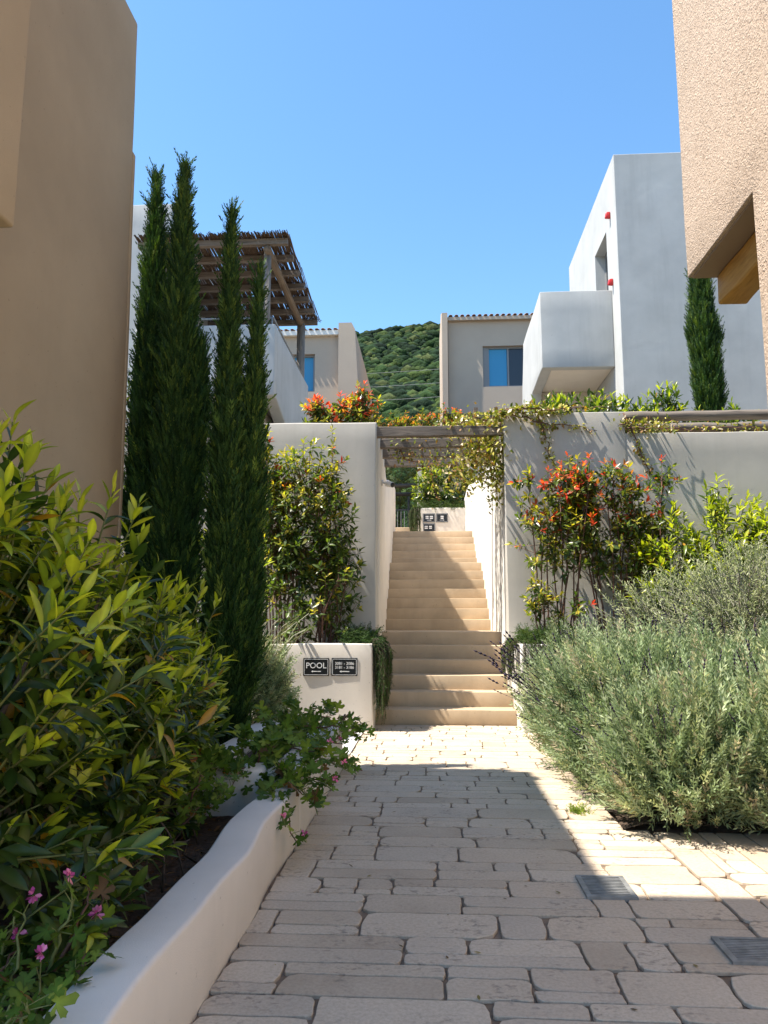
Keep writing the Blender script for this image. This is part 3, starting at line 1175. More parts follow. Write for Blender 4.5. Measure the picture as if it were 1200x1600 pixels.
# ---- beige house above the stairs
hD = thing('beige_house', 'beige house with sliding window and blue blind above the stairs', 'house', (3, 26, 3.6))
o = MB().box(0.62, 7.0, 24.0, 30, 7.75, 10.85).build('wall', M['sand'], hD)
cut(o, [(1.73, 3.12, 23.9, 24.35, 8.62, 9.98)])
mb = MB().prism([(23.78, 7.7), (30, 7.7), (30, 12.4), (26, 11.9), (23.75, 11.04)], 0, 0.42, 0.60)
plaster('gable_wall', mb, M['sand'], hD, 0.0, 0.0).data.shade_flat()
MB().box(0.61, 7.0, 23.85, 24.0, 10.82, 10.93).build('gutter', M['sand'], hD)
roof_tiles(hD, 0.61, 7.0, 23.86, 10.94, 34)
MB().box(1.73, 1.87, 24.1, 24.2, 8.62, 9.98).build('shutter', M['frame'], hD)
window_y(hD, 1.87, 3.12, 8.62, 9.98, 24.12, [(0.0, 0.52, M['curtain']), (0.52, 1.0, M['darkglass'])])
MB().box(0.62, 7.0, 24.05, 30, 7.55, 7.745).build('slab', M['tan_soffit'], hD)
for i in range(10):
    xx = 0.75 + i * 0.62
    MB().box(xx, xx + 0.12, 23.2, 24.04, 7.52, 7.72).build('joist', M['old_wood_y'], hD)
MB().box(0.62, 7.0, 26.0, 29.9, 3.5, 7.54).build('wall', M['sand'], hD)

# ---- beige house on the other side
hE = thing('beige_house', 'beige tiled house with battered end wall beside the reed pergola', 'house', (-5, 24, 3.5))
o = MB().box(-9.0, -2.70, 22.0, 28, 7.05, 9.72).build('wall', M['sand'], hE)
cut(o, [(-4.3, -3.42, 21.9, 22.35, 7.95, 9.12)])
mb = MB().prism([(-2.69, 3.5), (-1.9, 3.5), (-2.04, 7.05), (-2.2, 9.80), (-2.3, 10.0), (-2.69, 10.0)], 1, 21.8, 28)
plaster('end_wall', mb, M['sand'], hE, 0.0, 0.0).data.shade_flat()
MB().box(-9.0, -2.70, 21.85, 22.0, 9.66, 9.80).build('gutter', M['fascia'], hE)
roof_tiles(hE, -9.0, -2.70, 21.86, 9.80, 34)
window_y(hE, -4.3, -3.42, 7.95, 9.12, 22.12, [(0.0, 1.0, M['curtain'])])
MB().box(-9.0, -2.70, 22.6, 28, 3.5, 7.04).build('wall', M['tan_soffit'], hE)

# ---- white terrace house with reed pergola
hF = thing('white_house', 'white terrace house with a solid parapet under the reed pergola', 'house', (-5, 14, 3.5))
plaster('parapet', MB().box(-5.3, -2.74, 13.0, 13.22, 5.15, 6.47), M['house_white'], hF, 0.025, 0.004, 0.3)
plaster('parapet', MB().prism([(13.225, 5.15), (16.7, 4.2), (16.7, 6.46), (13.225, 6.46)], 0, -2.96, -2.74), M['house_white'], hF, 0.025, 0.004, 0.3)
MB().box(-5.3, -2.97, 13.225, 16.7, 5.2, 5.45).build('terrace_floor', M['cream'], hF)
plaster('wall', MB().box(-5.3, -3.12, 13.1, 16.7, 3.4, 5.14), M['cream'], hF, 0.02, 0.004, 0.3)
plaster('tower', MB().box(-7.5, -5.07, 14.0, 18.0, 3.4, 9.42), M['house_white'], hF, 0.012, 0.005, 0.4)
o = MB().box(-5.06, -3.7, 16.8, 19, 3.4, 8.2).build('wall', M['sand'], hF)
MB().box(-4.6, -4.0, 16.72, 16.795, 6.0, 7.6).build('louvre_door', M['frame'], hF)
MB().tube([(-4.3, 13.1, 6.62), (-2.80, 13.1, 6.62), (-2.84, 16.6, 6.62)], 0.022, 6).build('rail', M['metal'], hF, True)
for px_, py_ in ((-4.2, 13.1), (-3.5, 13.1), (-2.82, 13.1), (-2.84, 15.0)):
    MB().tube([(px_, py_, 6.40), (px_, py_, 6.62)], 0.018, 6).build('rail_post', M['metal'], hF, True)

rp = thing('reed_pergola', 'reed roofed timber pergola standing on the white terrace', 'pergola', (-3.6, 14.5, 5.45))
Z0 = 7.93
MB().tube([(-2.93, 13.1, 5.45), (-2.93, 13.1, Z0 - 0.02)], 0.068, 10).build('post', M['old_wood_z'], rp, True)
MB().tube([(-2.88, 16.45, 3.5), (-2.88, 16.45, Z0 - 0.1)], 0.09, 10).build('post', M['old_wood_z'], rp, True)
MB().tube([(-5.0, 13.1, 5.45), (-5.0, 13.1, Z0 - 0.02)], 0.068, 10).build('post', M['old_wood_z'], rp, True)
MB().tube([(-2.91, 12.95, Z0 - 0.06), (-2.89, 16.7, Z0 - 0.1)], 0.075, 10).build('long_beam', M['old_wood_y'], rp, True)
for i in range(7):
    yy = 12.98 + i * 0.61
    MB().box(-5.3, -2.54, yy - 0.05, yy + 0.05, Z0 + 0.02 - 0.01 * i, Z0 + 0.13 - 0.01 * i).build('cross_beam', M['old_wood_x'], rp)
rg = np.random.default_rng(3)
n = 640
xa = rg.uniform(-5.3, -2.5, n)
y0_ = 12.82 + rg.uniform(-0.06, 0.1, n)
segs0, segs1 = [], []
for i in range(n):
    yb = 12.8
    while yb < 16.75:
        ln = rg.uniform(0.9, 2.2)
        ye = min(yb + ln, 16.8 + rg.uniform(-0.1, 0.05))
        x_ = xa[i] + rg.uniform(-0.02, 0.02)
        zz = Z0 + 0.145 + rg.uniform(0, 0.03)
        segs0.append((x_, yb + rg.uniform(-0.1, 0.1), zz - 0.015 * (yb - 12.8)))
        segs1.append((x_ + rg.uniform(-0.05, 0.05), ye, zz - 0.015 * (ye - 12.8)))
        yb = ye + rg.uniform(0, 0.12)
sticks('reed_mat', segs0, segs1, 0.0085, 0.006, M['reed'], rp, 'stuff')

# ---- upper court at the stair head
sg = thing('sign_wall', 'far cream planter wall with three small black signs at the stair head', 'wall', (0.3, 19.8, 3.1))
FY = 19.8
plaster('wall', MB().box(-0.36, 1.3, FY, FY + 0.25, 3.0, 4.10), M['cream'], sg, 0.025, 0.006, 0.3)
MB().box(-0.34, 1.3, FY + 0.255, 20.69, 3.0, 4.0).build('soil', M['soil'], sg)
lab = ('small black sign with two columns on the far planter wall, topmost beside the hanging rosemary', 'small black sign with one column on the far planter wall', 'small black sign cut by the top step below the other two')
for k, (a, b, z0, z1, tx) in enumerate(((-0.19, 0.12, 3.72, 3.95, [((0.2, 0.45), 0), ((0.55, 0.82), 0)]), (0.15, 0.45, 3.72, 3.95, [((0.37, 0.63), 0)]), (-0.19, 0.12, 3.46, 3.69, [((0.12, 0.38), 0), ((0.48, 0.72), 0)]))):
    tt = [t[0] for t in tx]
    sign(a, b, z0, z1, FY, [(tt, 0.66, 0.032), (tt, 0.46, 0.032)], 'right' if k < 2 else None, lab[k], False)
w2 = thing('garden_wall', 'pale grey pillar wall beside the laurel at the stair head', 'wall', (0, 21.2, 3.6))
plaster('wall', MB().box(-0.36, 6.0, 21.3, 21.6, 3.5, 6.3), M['grey_white'], w2, 0.03, 0.008, 0.4)
us = thing('staircase', 'short far flight of beige steps beside the hanging rosemary', 'staircase', (-0.6, 19.6, 3.2))
for i in range(3):
    plaster('step', MB().box(-1.0, -0.40, 19.62 + 0.33 * i, 19.99 + 0.33 * i + 0.6, 3.0, TOPZ + 0.165 * (i + 1)), M['step'], us, 0.012, 0.0)
fn = thing('iron_fence', 'dark iron fence with pale bars at the head of the far steps', 'fence', (-0.7, 22, 3.6))
for i in range(9):
    xx = -1.25 + 0.1 * i
    MB().tube([(xx, 22, 3.6), (xx, 22, 4.35)], 0.012, 6).build('bar', M['metal'], fn)
MB().box(-1.3, -0.4, 21.985, 22.015, 4.35, 4.39).build('rail', M['fence'], fn)
MB().box(-0.66, -0.60, 21.97, 22.03, 3.6, 4.75).build('post', M['fence'], fn)
for i, (yy, zz) in enumerate(((22.6, 5.18), (23.4, 5.05))):
    o = MB().tube([(-1.6, yy, zz), (-0.35, yy, zz + 0.01)], 0.06, 8).build('pergola_beam', M['old_wood_x'], None, True)
    setp(o, ('far weathered pole over the iron fence, upper one', 'far weathered pole over the iron fence, lower one')[i], 'beam', 'poles over the far fence')

# ---- hill and wires
def hill_h(x, y):
    d = y - 90
    if d < 0:
        return 3.4
    h = 3.4 + d * 0.52 * min(1, d / 60 + 0.35)
    r1 = 132 + 10 * math.sin(x * 0.013 + 0.6) - abs(x - 25) * 0.10 + 7 * noise.noise(Vector((x * 0.02, 3, 0)))
    r2 = 212 + 16 * math.sin(x * 0.006 + 1.1) - abs(x - 40) * 0.12 + 8 * noise.noise(Vector((x * 0.015, 9, 0)))
    a = min(h, r1) if y < 420 else max(min(h, r1) - (y - 420) * 0.5, 40)
    if y > 430:
        a = max(a, min(r2, 80 + (y - 430) * 0.95))
    return a + 2.5 * noise.noise(Vector((x * 0.03, y * 0.03, 0)))


mb = MB()
nx, ny = 60, 70
vs = [(-420 + 900 * i / nx, 60 + 860 * j / ny, 0) for j in range(ny + 1) for i in range(nx + 1)]
vs = [(x, y, hill_h(x, y) if j_ else -1) for (x, y, _), j_ in zip(vs, [1] * len(vs))]
fs = [(j * (nx + 1) + i, j * (nx + 1) + i + 1, (j + 1) * (nx + 1) + i + 1, (j + 1) * (nx + 1) + i) for j in range(ny) for i in range(nx)]
hl = mb.add(vs, fs).build('hill', plain('hill_ground', (0.03, 0.05, 0.015), 1.0, 0, 0.3, 0.2), None, True)
hl['kind'] = 'structure'
rg = np.random.default_rng(11)
bmh = bmesh.new()
bmesh.ops.create_icosphere(bmh, subdivisions=1, radius=1)
tm = []
for s in range(4):
    vv = []
    for v in bmh.verts:
        q = v.co * (1 + 0.30 * noise.noise(v.co * 2.1 + Vector((s * 9, 0, 0))) + 0.16 * noise.noise(v.co * 5 + Vector((s * 9, 4, 0))))
        vv.append((q.x, q.y, q.z * 0.85))
    tm.append((np.array(vv), [tuple(v.index for v in f.verts) for f in bmh.faces]))
bmh.free()
lv = Leaves()
P = []
while len(P) < 12500:
    ang = rg.uniform(-0.22, 0.16)
    yy = rg.uniform(100, 620) if rg.random() < 0.75 else rg.uniform(95, 250)
    xx = math.tan(ang) * yy
    P.append((xx, yy, hill_h(xx, yy) + 0.8))
P = np.array(P)
dd = np.array([[0, 1, 0]]) + rg.normal(0, 0.8, (len(P), 3)) * np.array([[1, 1, 0]])
siz = rg.gamma(5.0, 0.29, len(P)).clip(0.6, 3.2) * (0.75 + P[:, 1] / 600)
lv.add(P, dd, np.tile([0, 0, 1.0], (len(P), 1)), siz, rg.choice(6, len(P), p=[.22, .22, .2, .14, .12, .1]), rg.integers(0, 4, len(P)))
PALH = [(0.016, 0.036, 0.012), (0.024, 0.050, 0.015), (0.012, 0.028, 0.012), (0.042, 0.066, 0.018), (0.011, 0.024, 0.013), (0.056, 0.072, 0.026)]
wd = joined_leaves('hillside_wood', lv.cat(), tm, PALH, M['hill'], None, 0.2, 5, True)
setp(wd, 'dense green wood covering the hillside behind the houses', 'wood', kind='stuff')
for i in range(3):
    pts = [(-40 + 8 * k, 120, 41.2 - 2.3 * i + 0.055 * (-40 + 8 * k) + 0.0012 * (8 * k - 40) ** 2) for k in range(14)]
    o = MB().tube(pts, 0.03, 5).build('power_cable', M['cable'], None)
    setp(o, ('thin pale power cable across the wooded hill, topmost of three', 'thin pale power cable across the wooded hill, middle of three', 'thin pale power cable across the wooded hill, lowest of three')[i], 'cable', 'power cables across the hill')

# ================================================================== plants
LAUREL_T = [leaf_t(0.31, 0.28, 0.10, 6, 1.05, 0.85), leaf_t(0.28, 0.16, 0.22, 6, 1.0, 0.85), leaf_t(0.33, 0.33, 0.02, 6, 1.1, 0.85), leaf_t(0.26, 0.45, 0.45, 6, 1.0, 0.85)]
LAUREL_C = [(0.020, 0.042, 0.010), (0.034, 0.064, 0.013), (0.062, 0.102, 0.017), (0.115, 0.158, 0.022), (0.29, 0.335, 0.026), (0.40, 0.42, 0.032), (0.20, 0.25, 0.024), (0.36, 0.19, 0.02)]
PHOT_T = [leaf_t(0.40, 0.30, 0.12, 4, 0.95), leaf_t(0.36, 0.4, 0.22, 4, 0.95), leaf_t(0.42, 0.2, 0.05, 4, 1.0)]
PHOT_C = [(0.032, 0.055, 0.014), (0.052, 0.084, 0.018), (0.085, 0.125, 0.025), (0.155, 0.18, 0.030), (0.31, 0.30, 0.035), (0.42, 0.34, 0.045), (0.60, 0.05, 0.03), (0.68, 0.09, 0.05), (0.48, 0.17, 0.05), (0.34, 0.07, 0.03)]
GER_T = [lobed_t(1), lobed_t(2), lobed_t(3)]
GER_C = [(0.065, 0.115, 0.018), (0.10, 0.165, 0.026), (0.14, 0.21, 0.032), (0.22, 0.27, 0.04), (0.40, 0.17, 0.05), (0.16, 0.09, 0.05)]
SPRIG_T = [sprig_t(6, 0.30, 0.026, 34, True, 0.45, 0.012, s) for s in range(4)][:3]
CYP_T = [sprig_t(6, 0.42, 0.034, 24, False, 0.55, 0.03, s) for s in range(3)]


def laurel(name, label, group, c, r, zb, n, L=0.145, nobj=0, seed=0, young=0.5, up=1.0, shell=0.55, nl=13, yc=(4, 5, 5, 6), cat='shrub', lump=0.3, stems=7, pts=None):
    """cherry-laurel like shrub: upright shoots with long leaves, bright at the tips"""
    rg = np.random.default_rng(seed)
    t = thing(name, label, cat, (c[0], c[1], zb), group)
    pos, dr = env_shoots(rg, n, c, r, shell, up, zb + 0.1, lump)
    if pts is not None:
        ep = np.array([q[:3] for q in pts], float)
        ed = unit(np.array([q[3:6] for q in pts], float))
        pos, dr = np.concatenate([pos, ep]), np.concatenate([dr, ed])
    m = len(pos)
    ls = rg.uniform(0.16, 0.30, m) * (L / 0.145)
    hgt = np.clip((pos[:, 2] - zb) / (c[2] + r[2] - zb), 0, 1)
    yv = np.clip(young * (0.15 + 1.05 * hgt) * rg.uniform(0.3, 1.3, m), 0, 0.95)
    lv = Leaves()
    shoot_leaves(lv, rg, pos, dr, ls, nl, 70, 15, L, yv, 4, [0, 1, 1, 2, 2, 3] * 5 + [7], list(yc), 0.35)
    emit_leaves(lv, nobj, LAUREL_T, LAUREL_C, M['leaf'], t, 'laurel', seed)
    base = np.array([c[0], c[1], zb])
    sticks('twigs', pos - dr * 0.12, pos + dr * (ls * 0.95)[:, None], 0.006, 0.003, M['greenstem'], t, 'stuff')
    for k in range(stems):
        e = pos[rg.integers(0, m)]
        b = base + rg.normal(0, 0.06, 3) * np.array([1, 1, 0])
        mid = b * 0.45 + e * 0.55 + rg.normal(0, 0.05, 3)
        MB().tube([b - np.array([0, 0, 0.05]), mid, e], [0.016, 0.011, 0.006], 6).build('stem', M['bark'], t, True)
    return t


HG = 'laurel bushes of the hedge'
rgl = np.random.default_rng(55)


def low_shoots(y0, y1, n, xm=-1.08):
    return [(rgl.uniform(-1.4, xm), rgl.uniform(y0, y1), rgl.uniform(0.16, 0.6), rgl.uniform(0.3, 0.9), rgl.uniform(-0.5, 0.2), rgl.uniform(0.0, 0.8)) for _ in range(n)]


laurel('laurel_bush', 'tallest laurel bush of the hedge, with large glossy bright green leaf tips', HG, (-1.72, 2.30, 0.95), (0.58, 0.62, 0.72), 0.1, 230, 0.15, 290, 1, 0.95, nl=16, pts=[(-1.32, 2.35, 1.50, 0.1, 0, 1), (-1.45, 2.5, 1.62, 0.05, 0, 1), (-1.3, 2.2, 1.52, -.1, 0, 1), (-1.28, 2.15, 1.42, 0.25, -.1, 1), (-1.38, 2.7, 1.45, 0.2, 0, 1), (-1.2, 2.25, 1.1, 0.6, -.2, 1), (-1.2, 2.2, 0.85, 0.7, -.3, .8), (-1.15, 2.3, 1.25, 0.5, -.1, 1)] + low_shoots(2.1, 2.7, 14))
laurel('laurel_bush', 'laurel bush whose shoots stand against the taupe house wall', HG, (-1.68, 3.05, 0.85), (0.58, 0.50, 0.60), 0.1, 210, 0.142, 290, 2, 0.85, nl=15, pts=[(-1.36, 3.05, 1.52, 0.25, 0, 1), (-1.30, 3.1, 1.45, 0.35, 0, 1), (-1.42, 3.0, 1.45, 0.0, 0, 1), (-1.5, 3.2, 1.35, 0.2, 0, 1)] + low_shoots(2.6, 3.3, 14, -1.2))
laurel('laurel_bush', 'laurel bush between the tall ones and the cypresses, densely leaved', HG, (-1.74, 3.75, 0.80), (0.52, 0.50, 0.53), 0.1, 200, 0.135, 280, 3, 0.75, nl=15, pts=low_shoots(3.3, 4.0, 10, -1.34))
laurel('laurel_bush', 'laurel bush at the end of the hedge before the cypress trunks', HG, (-1.74, 4.4, 0.78), (0.46, 0.48, 0.48), 0.1, 190, 0.13, 270, 4, 0.7, nl=15, pts=[(-1.42, 4.5, 1.2, 0.3, 0, 1), (-1.36, 4.6, 1.15, 0.4, 0, 1), (-1.5, 4.4, 1.2, 0.1, 0, 1)])
laurel('laurel_bush', 'small dim laurel bush squeezed between the cypresses and the hedge', HG, (-1.95, 5.2, 0.7), (0.45, 0.45, 0.50), 0.1, 90, 0.125, 0, 5, 0.4)

TG = 'laurels before the grey garden wall'
laurel('young_laurel', 'bright yellow green laurel beside the red photinia against the grey wall', TG, (2.88, 9.25, 1.6), (0.32, 0.32, 0.80), 0.86, 120, 0.16, 150, 6, 1.3, 1.0)
laurel('young_laurel', 'upright lime tipped laurel standing alone against the grey wall', TG, (3.50, 9.32, 1.75), (0.36, 0.32, 0.85), 0.86, 120, 0.16, 150, 7, 1.2, 1.0, pts=[(3.3, 9.3, 2.6, 0, 0, 1), (3.4, 9.2, 2.72, 0, 0, 1), (3.55, 9.3, 2.55, .1, 0, 1)])
laurel('young_laurel', 'lime tipped laurel against the grey wall near the tan house', TG, (4.12, 9.3, 1.75), (0.36, 0.32, 0.80), 0.86, 110, 0.16, 150, 8, 1.3, 1.0)
laurel('young_laurel', 'low dark laurel under the lime tipped ones, behind the grey leaved bush', TG, (3.1, 9.25, 1.3), (0.6, 0.3, 0.5), 0.86, 110, 0.14, 0, 9, 0.2, 0.6)
UG = 'laurels on the upper terrace'
for k, (x_, y_, h_, n_) in enumerate(((1.60, 10.6, 0.50, 34), (1.98, 10.7, 0.55, 34), (2.42, 10.6, 0.52, 34), (3.05, 11.0, 0.55, 34), (3.45, 11.2, 0.75, 40), (4.35, 10.9, 0.42, 30), (4.0, 11.0, 0.36, 30))):
    laurel('terrace_laurel', ('small laurel on the terrace just above the stair wall corner', 'bright small laurel on the terrace above the vine covered pier', 'spiky small laurel on the terrace at the end of the pier', 'small laurel behind the logs beside the pier', 'laurel leaning on the terrace cypress behind the logs', 'small laurel behind the logs past the terrace cypress', 'low laurel at the foot of the terrace cypress')[k], UG, (x_, y_, 3.5 + h_ * 0.75), (0.20, 0.2, h_ * 0.5), 3.45, n_, 0.17, 0, 20 + k, 0.34, 1.2, 0.3, stems=3)
laurel('young_laurel', 'sunlit laurel glowing between the two cypress columns', None, (-2.25, 8.0, 1.25), (0.45, 0.4, 0.85), 0.1, 130, 0.13, 0, 30, 0.85, 0.8)
laurel('young_laurel', 'dense dark laurel filling the planter at the stair head', None, (0.45, 20.65, 4.65), (0.62, 0.45, 0.85), 4.0, 230, 0.16, 0, 31, 0.55, 0.7)
laurel('young_laurel', 'bright laurel edge beside the pale pillar at the stair head', None, (-0.05, 20.4, 4.6), (0.28, 0.3, 0.7), 4.0, 80, 0.16, 0, 32, 0.9, 0.9)


def photinia(name, label, group, stems, seed, nobj, L=0.075, redtop=0.5, nshoot=10, yel=0.5, dens=1.0, rstem=0.011, red=(6, 7, 7, 8, 9), yc=(3, 4, 5, 5), spread=0.16, env=None):
    """stems: list of (base, top); leafy side shoots along the upper part of each"""
    rg = np.random.default_rng(seed)
    b0 = np.mean([s[0] for s in stems], 0)
    t = thing(name, label, 'shrub', tuple(b0), group)
    lv = Leaves()
    tw0, tw1 = [], []
    for bs, tp, low in stems:
        bs, tp = np.array(bs, float), np.array(tp, float)
        mid = (bs + tp) / 2 + rg.normal(0, 0.06, 3)
        pts = [bs - np.array([0, 0, 0.06]), bs * 0.7 + mid * 0.3 + rg.normal(0, 0.02, 3), mid, mid * 0.4 + tp * 0.6 + rg.normal(0, 0.03, 3), tp]
        MB().tube(pts, [rstem, rstem * 0.9, rstem * 0.75, rstem * 0.55, rstem * 0.35], 6).build('stem', M['redstem'], t, True)
        m = max(3, int(nshoot * dens))
        f = low + (1 - low) * rg.random(m) ** 0.8
        f[0] = 1.0
        k = np.clip((f * 4).astype(int), 0, 3)
        pa = np.array(pts)
        base = pa[k] + (pa[np.minimum(k + 1, 4)] - pa[k]) * (f * 4 - k)[:, None]
        dr = rg.normal(0, 1, (m, 3)) * np.array([1, 1, 0.25]) + np.array([0, 0, 0.8])
        dr[0] = (0, 0, 1)
        dr = unit(dr)
        ln = rg.uniform(0.5, 1.4, m) * spread * (1.5 - 0.8 * f)
        tipb = base + dr * ln[:, None]
        tw0 += list(base)
        tw1 += list(tipb + dr * 0.08)
        ls = rg.uniform(0.07, 0.13, m)
        isred = (rg.random(m) < redtop * np.clip((f - 0.68) * 3.6, 0, 1))
        isyel = (~isred) & (rg.random(m) < yel * np.clip((f - 0.1) * 1.6, 0, 1))
        no = np.zeros(m)
        for sel, yv, pc in ((isred, 0.62, red), (isyel, 0.75, yc), (~(isred | isyel), 0.12, (2, 3))):
            if sel.any():
                shoot_leaves(lv, rg, tipb[sel] - dr[sel] * 0.03, dr[sel], ls[sel], 9, 95, 18, L, np.full(sel.sum(), yv), 3, [0, 1, 1, 2, 2, 3], list(pc), 0.45, (1.0, 0.7))
    if env:
        n, c, r = env
        ps, ds = env_shoots(rg, n, c, r, 0.55, 0.7, b0[2] + 0.1, 0.35)
        hh = (ps[:, 2] - b0[2]) / (c[2] + r[2] - b0[2])
        k = rg.random(n)
        for sel, yv, pc in ((k < 0.9 * np.clip(hh * 1.5 - 0.5, 0, 1), 0.8, (3, 4, 5, 5)), (k >= 0.9 * np.clip(hh * 1.5 - 0.5, 0, 1), 0.2, (3, 3, 4))):
            if sel.any():
                shoot_leaves(lv, rg, ps[sel], ds[sel], np.full(sel.sum(), 0.12), 9, 95, 18, L, np.full(sel.sum(), yv), 3, [0, 1, 1, 2, 2, 3], list(pc), 0.45, (1.0, 0.7))
        tw0 += list(ps - ds * 0.2)
        tw1 += list(ps + ds * 0.1)
    emit_leaves(lv, nobj, PHOT_T, PHOT_C, M['leaf'], t, 'phot', seed, depthless=0.5)
    sticks('twigs', tw0, tw1, 0.004, 0.0022, M['redstem'], t, 'stuff')
    return t


rg0 = np.random.default_rng(77)


def stemset(n, bx, by, bz, sx_, sy_, ex, ey, ez0, ez1, low, tilt=0.0):
    out = []
    for i in range(n):
        u, v = rg0.uniform(-1, 1), rg0.uniform(-1, 1)
        out.append(((bx + u * sx_, by + v * sy_, bz), (bx + u * ex + tilt + rg0.normal(0, 0.04), by + v * ey, rg0.uniform(ez0, ez1) - 0.12 * abs(u)), low))
    return out


PG = 'photinia shrubs along the walls'
photinia('photinia', 'tall photinia with yellow green tips before the pale wall by the pool sign', PG,
         stemset(17, -1.58, 9.36, 0.86, 0.40, 0.2, 0.54, 0.24, 2.7, 3.5, 0.35), 41, 290, 0.118, 0.2, 12, 1.0, 1.0, spread=0.16, env=(290, (-1.54, 9.32, 2.3), (0.58, 0.32, 1.2)))
photinia('photinia', 'thick dark lower photinia growth behind the cream sign wall', PG,
         stemset(12, -1.53, 9.25, 0.86, 0.40, 0.2, 0.60, 0.24, 1.5, 2.4, 0.05), 42, 120, 0.115, 0.0, 18, 0.30, 1.0, spread=0.24)
photinia('photinia', 'red tipped photinia with bare stems at the corner of the stair pier', PG,
         stemset(11, 1.50, 9.40, 0.86, 0.22, 0.14, 0.40, 0.2, 2.45, 3.2, 0.48, 0.05), 43, 240, 0.112, 0.62, 22, 0.7, 1.0, spread=0.17)
photinia('photinia', 'widest red tipped photinia in the middle of the grey wall planter', PG,
         stemset(14, 2.22, 9.40, 0.86, 0.25, 0.15, 0.50, 0.22, 2.3, 3.1, 0.42, 0.0), 44, 260, 0.112, 0.55, 22, 0.65, 1.0, spread=0.18)
photinia('photinia', 'low leafy photinia shoot beside the hanging rosemary at the pier foot', PG,
         [((1.28, 9.2, 0.86), (1.20, 9.1, 1.55), 0.5), ((1.38, 9.2, 0.86), (1.32, 9.1, 1.45), 0.4), ((1.62, 9.1, 0.86), (1.66, 9.0, 1.35), 0.2)], 45, 0, 0.11, 0.35, 14, 0.8)
photinia('photinia', 'small scarlet photinia peeping over the pale wall before the battered house', PG,
         stemset(15, -1.30, 10.75, 3.45, 0.30, 0.15, 0.34, 0.18, 4.15, 4.38, 0.4), 46, 0, 0.12, 0.98, 12, 0.6, spread=0.13)
photinia('photinia', 'taller scarlet tipped photinia at the corner of the pale stair wall', PG,
         stemset(6, -0.90, 10.7, 3.45, 0.06, 0.1, 0.14, 0.1, 4.25, 4.52, 0.4), 47, 0, 0.11, 0.8, 10, 0.9, spread=0.1)
photinia('photinia_hedge', 'clipped bronze photinia hedge on the far garden wall above the stairs', PG,
         stemset(40, 0.0, 21.9, 6.1, 1.7, 0.25, 1.7, 0.25, 6.75, 7.05, 0.1), 48, 0, 0.13, 0.0, 12, 0.9, 1.0, yc=(3, 4, 8, 8), spread=0.22)
photinia('photinia', 'pink tipped photinia above the far wall before the joisted beige house', PG,
         stemset(9, 0.35, 21.8, 6.2, 0.3, 0.2, 0.6, 0.2, 6.9, 7.3, 0.2), 49, 0, 0.12, 0.95, 9, 0.6, spread=0.15)


# ---- cypresses
CYP_C = [(0.018, 0.046, 0.014), (0.030, 0.070, 0.018), (0.046, 0.095, 0.022), (0.08, 0.135, 0.026), (0.13, 0.185, 0.03)]


def cypress(label, x, y, z0, leaders, seed, bright=0.1, dens=1.0, group='cypress trees', taper=0.85):
    """leaders: list of (dx, dy, zbottom, ztop, rmax)"""
    rg = np.random.default_rng(seed)
    t = thing('cypress_tree', label, 'tree', (x, y, z0), group)
    top = max(l[3] for l in leaders)
    MB().tube([(x, y, z0 - 0.1), (x, y, z0 + (top - z0) * 0.4), (x + leaders[0][0] * 0.8, y, z0 + (top - z0) * 0.85)], [0.05, 0.035, 0.01], 8).build('trunk', M['bark'], t, True)
    lv = Leaves()
    for dx, dy, zb, zt, rm in leaders:
        H = zt - zb
        n = int(4200 * dens * H * (rm / 0.28))
        h = rg.random(n * 2)
        prof = np.minimum(1, h / 0.04) * np.minimum(1, 0.42 + 1.1 * h) * np.clip(1 - h, 0, 1) ** taper * 1.35
        keep = rg.random(n * 2) < prof + 0.06
        h, prof = h[keep][:n], prof[keep][:n]
        m = len(h)
        az = rg.uniform(0, 6.283, m)
        lump = np.array([1 + 0.5 * noise.noise(Vector((math.cos(a) * 1.6, math.sin(a) * 1.6, hh * H * 1.9 + seed))) + 0.35 * noise.noise(Vector((math.cos(a) * 4, math.sin(a) * 4, hh * H * 5 + seed))) for a, hh in zip(az, h)])
        r = rm * prof * lump * (0.30 + 0.70 * rg.random(m) ** 0.55)
        o = np.stack([np.cos(az), np.sin(az), np.zeros(m)], 1)
        lean = np.stack([dx * h, dy * h, np.zeros(m)], 1) if True else 0
        P = np.array([x + dx * 0.35, y + dy, 0]) + lean * 0.65 + o * r[:, None] + np.stack([np.zeros(m), np.zeros(m), zb + h * H], 1)
        D = unit(o * rg.uniform(0.10, 0.62, m)[:, None] + np.array([0, 0, 1.0]) + rg.normal(0, 0.13, (m, 3)))
        U = o + rg.normal(0, 0.6, (m, 3))
        L = rg.uniform(0.08, 0.18, m) * (0.8 + 0.3 * (1 - h)) * np.where(rg.random(m) < 0.05, 1.5, 1.0)
        c = np.clip(rg.integers(0, 3, m) + (rg.random(m) < bright + 0.25 * h).astype(int) * rg.integers(1, 3, m), 0, 4)
        lv.add(P, D, U, L, c, rg.integers(0, 3, m))
        # loose leader tip
        k = int(60 * (rm / 0.28))
        hh = rg.uniform(0.80, 1.0, k)
        azz = rg.uniform(0, 6.28, k)
        oo = np.stack([np.cos(azz), np.sin(azz), np.zeros(k)], 1)
        PP = np.array([x + dx, y + dy, 0]) + oo * 0.015 + np.stack([np.zeros(k), np.zeros(k), zb + hh * H], 1)
        lv.add(PP, oo * 0.5 + np.array([0, 0, 1.0]), oo, rg.uniform(0.1, 0.19, k), rg.integers(1, 4, k), rg.integers(0, 3, k))
    joined_leaves('crown', lv.cat(), CYP_T, CYP_C, M['needle'], t, 0.2, seed)
    return t


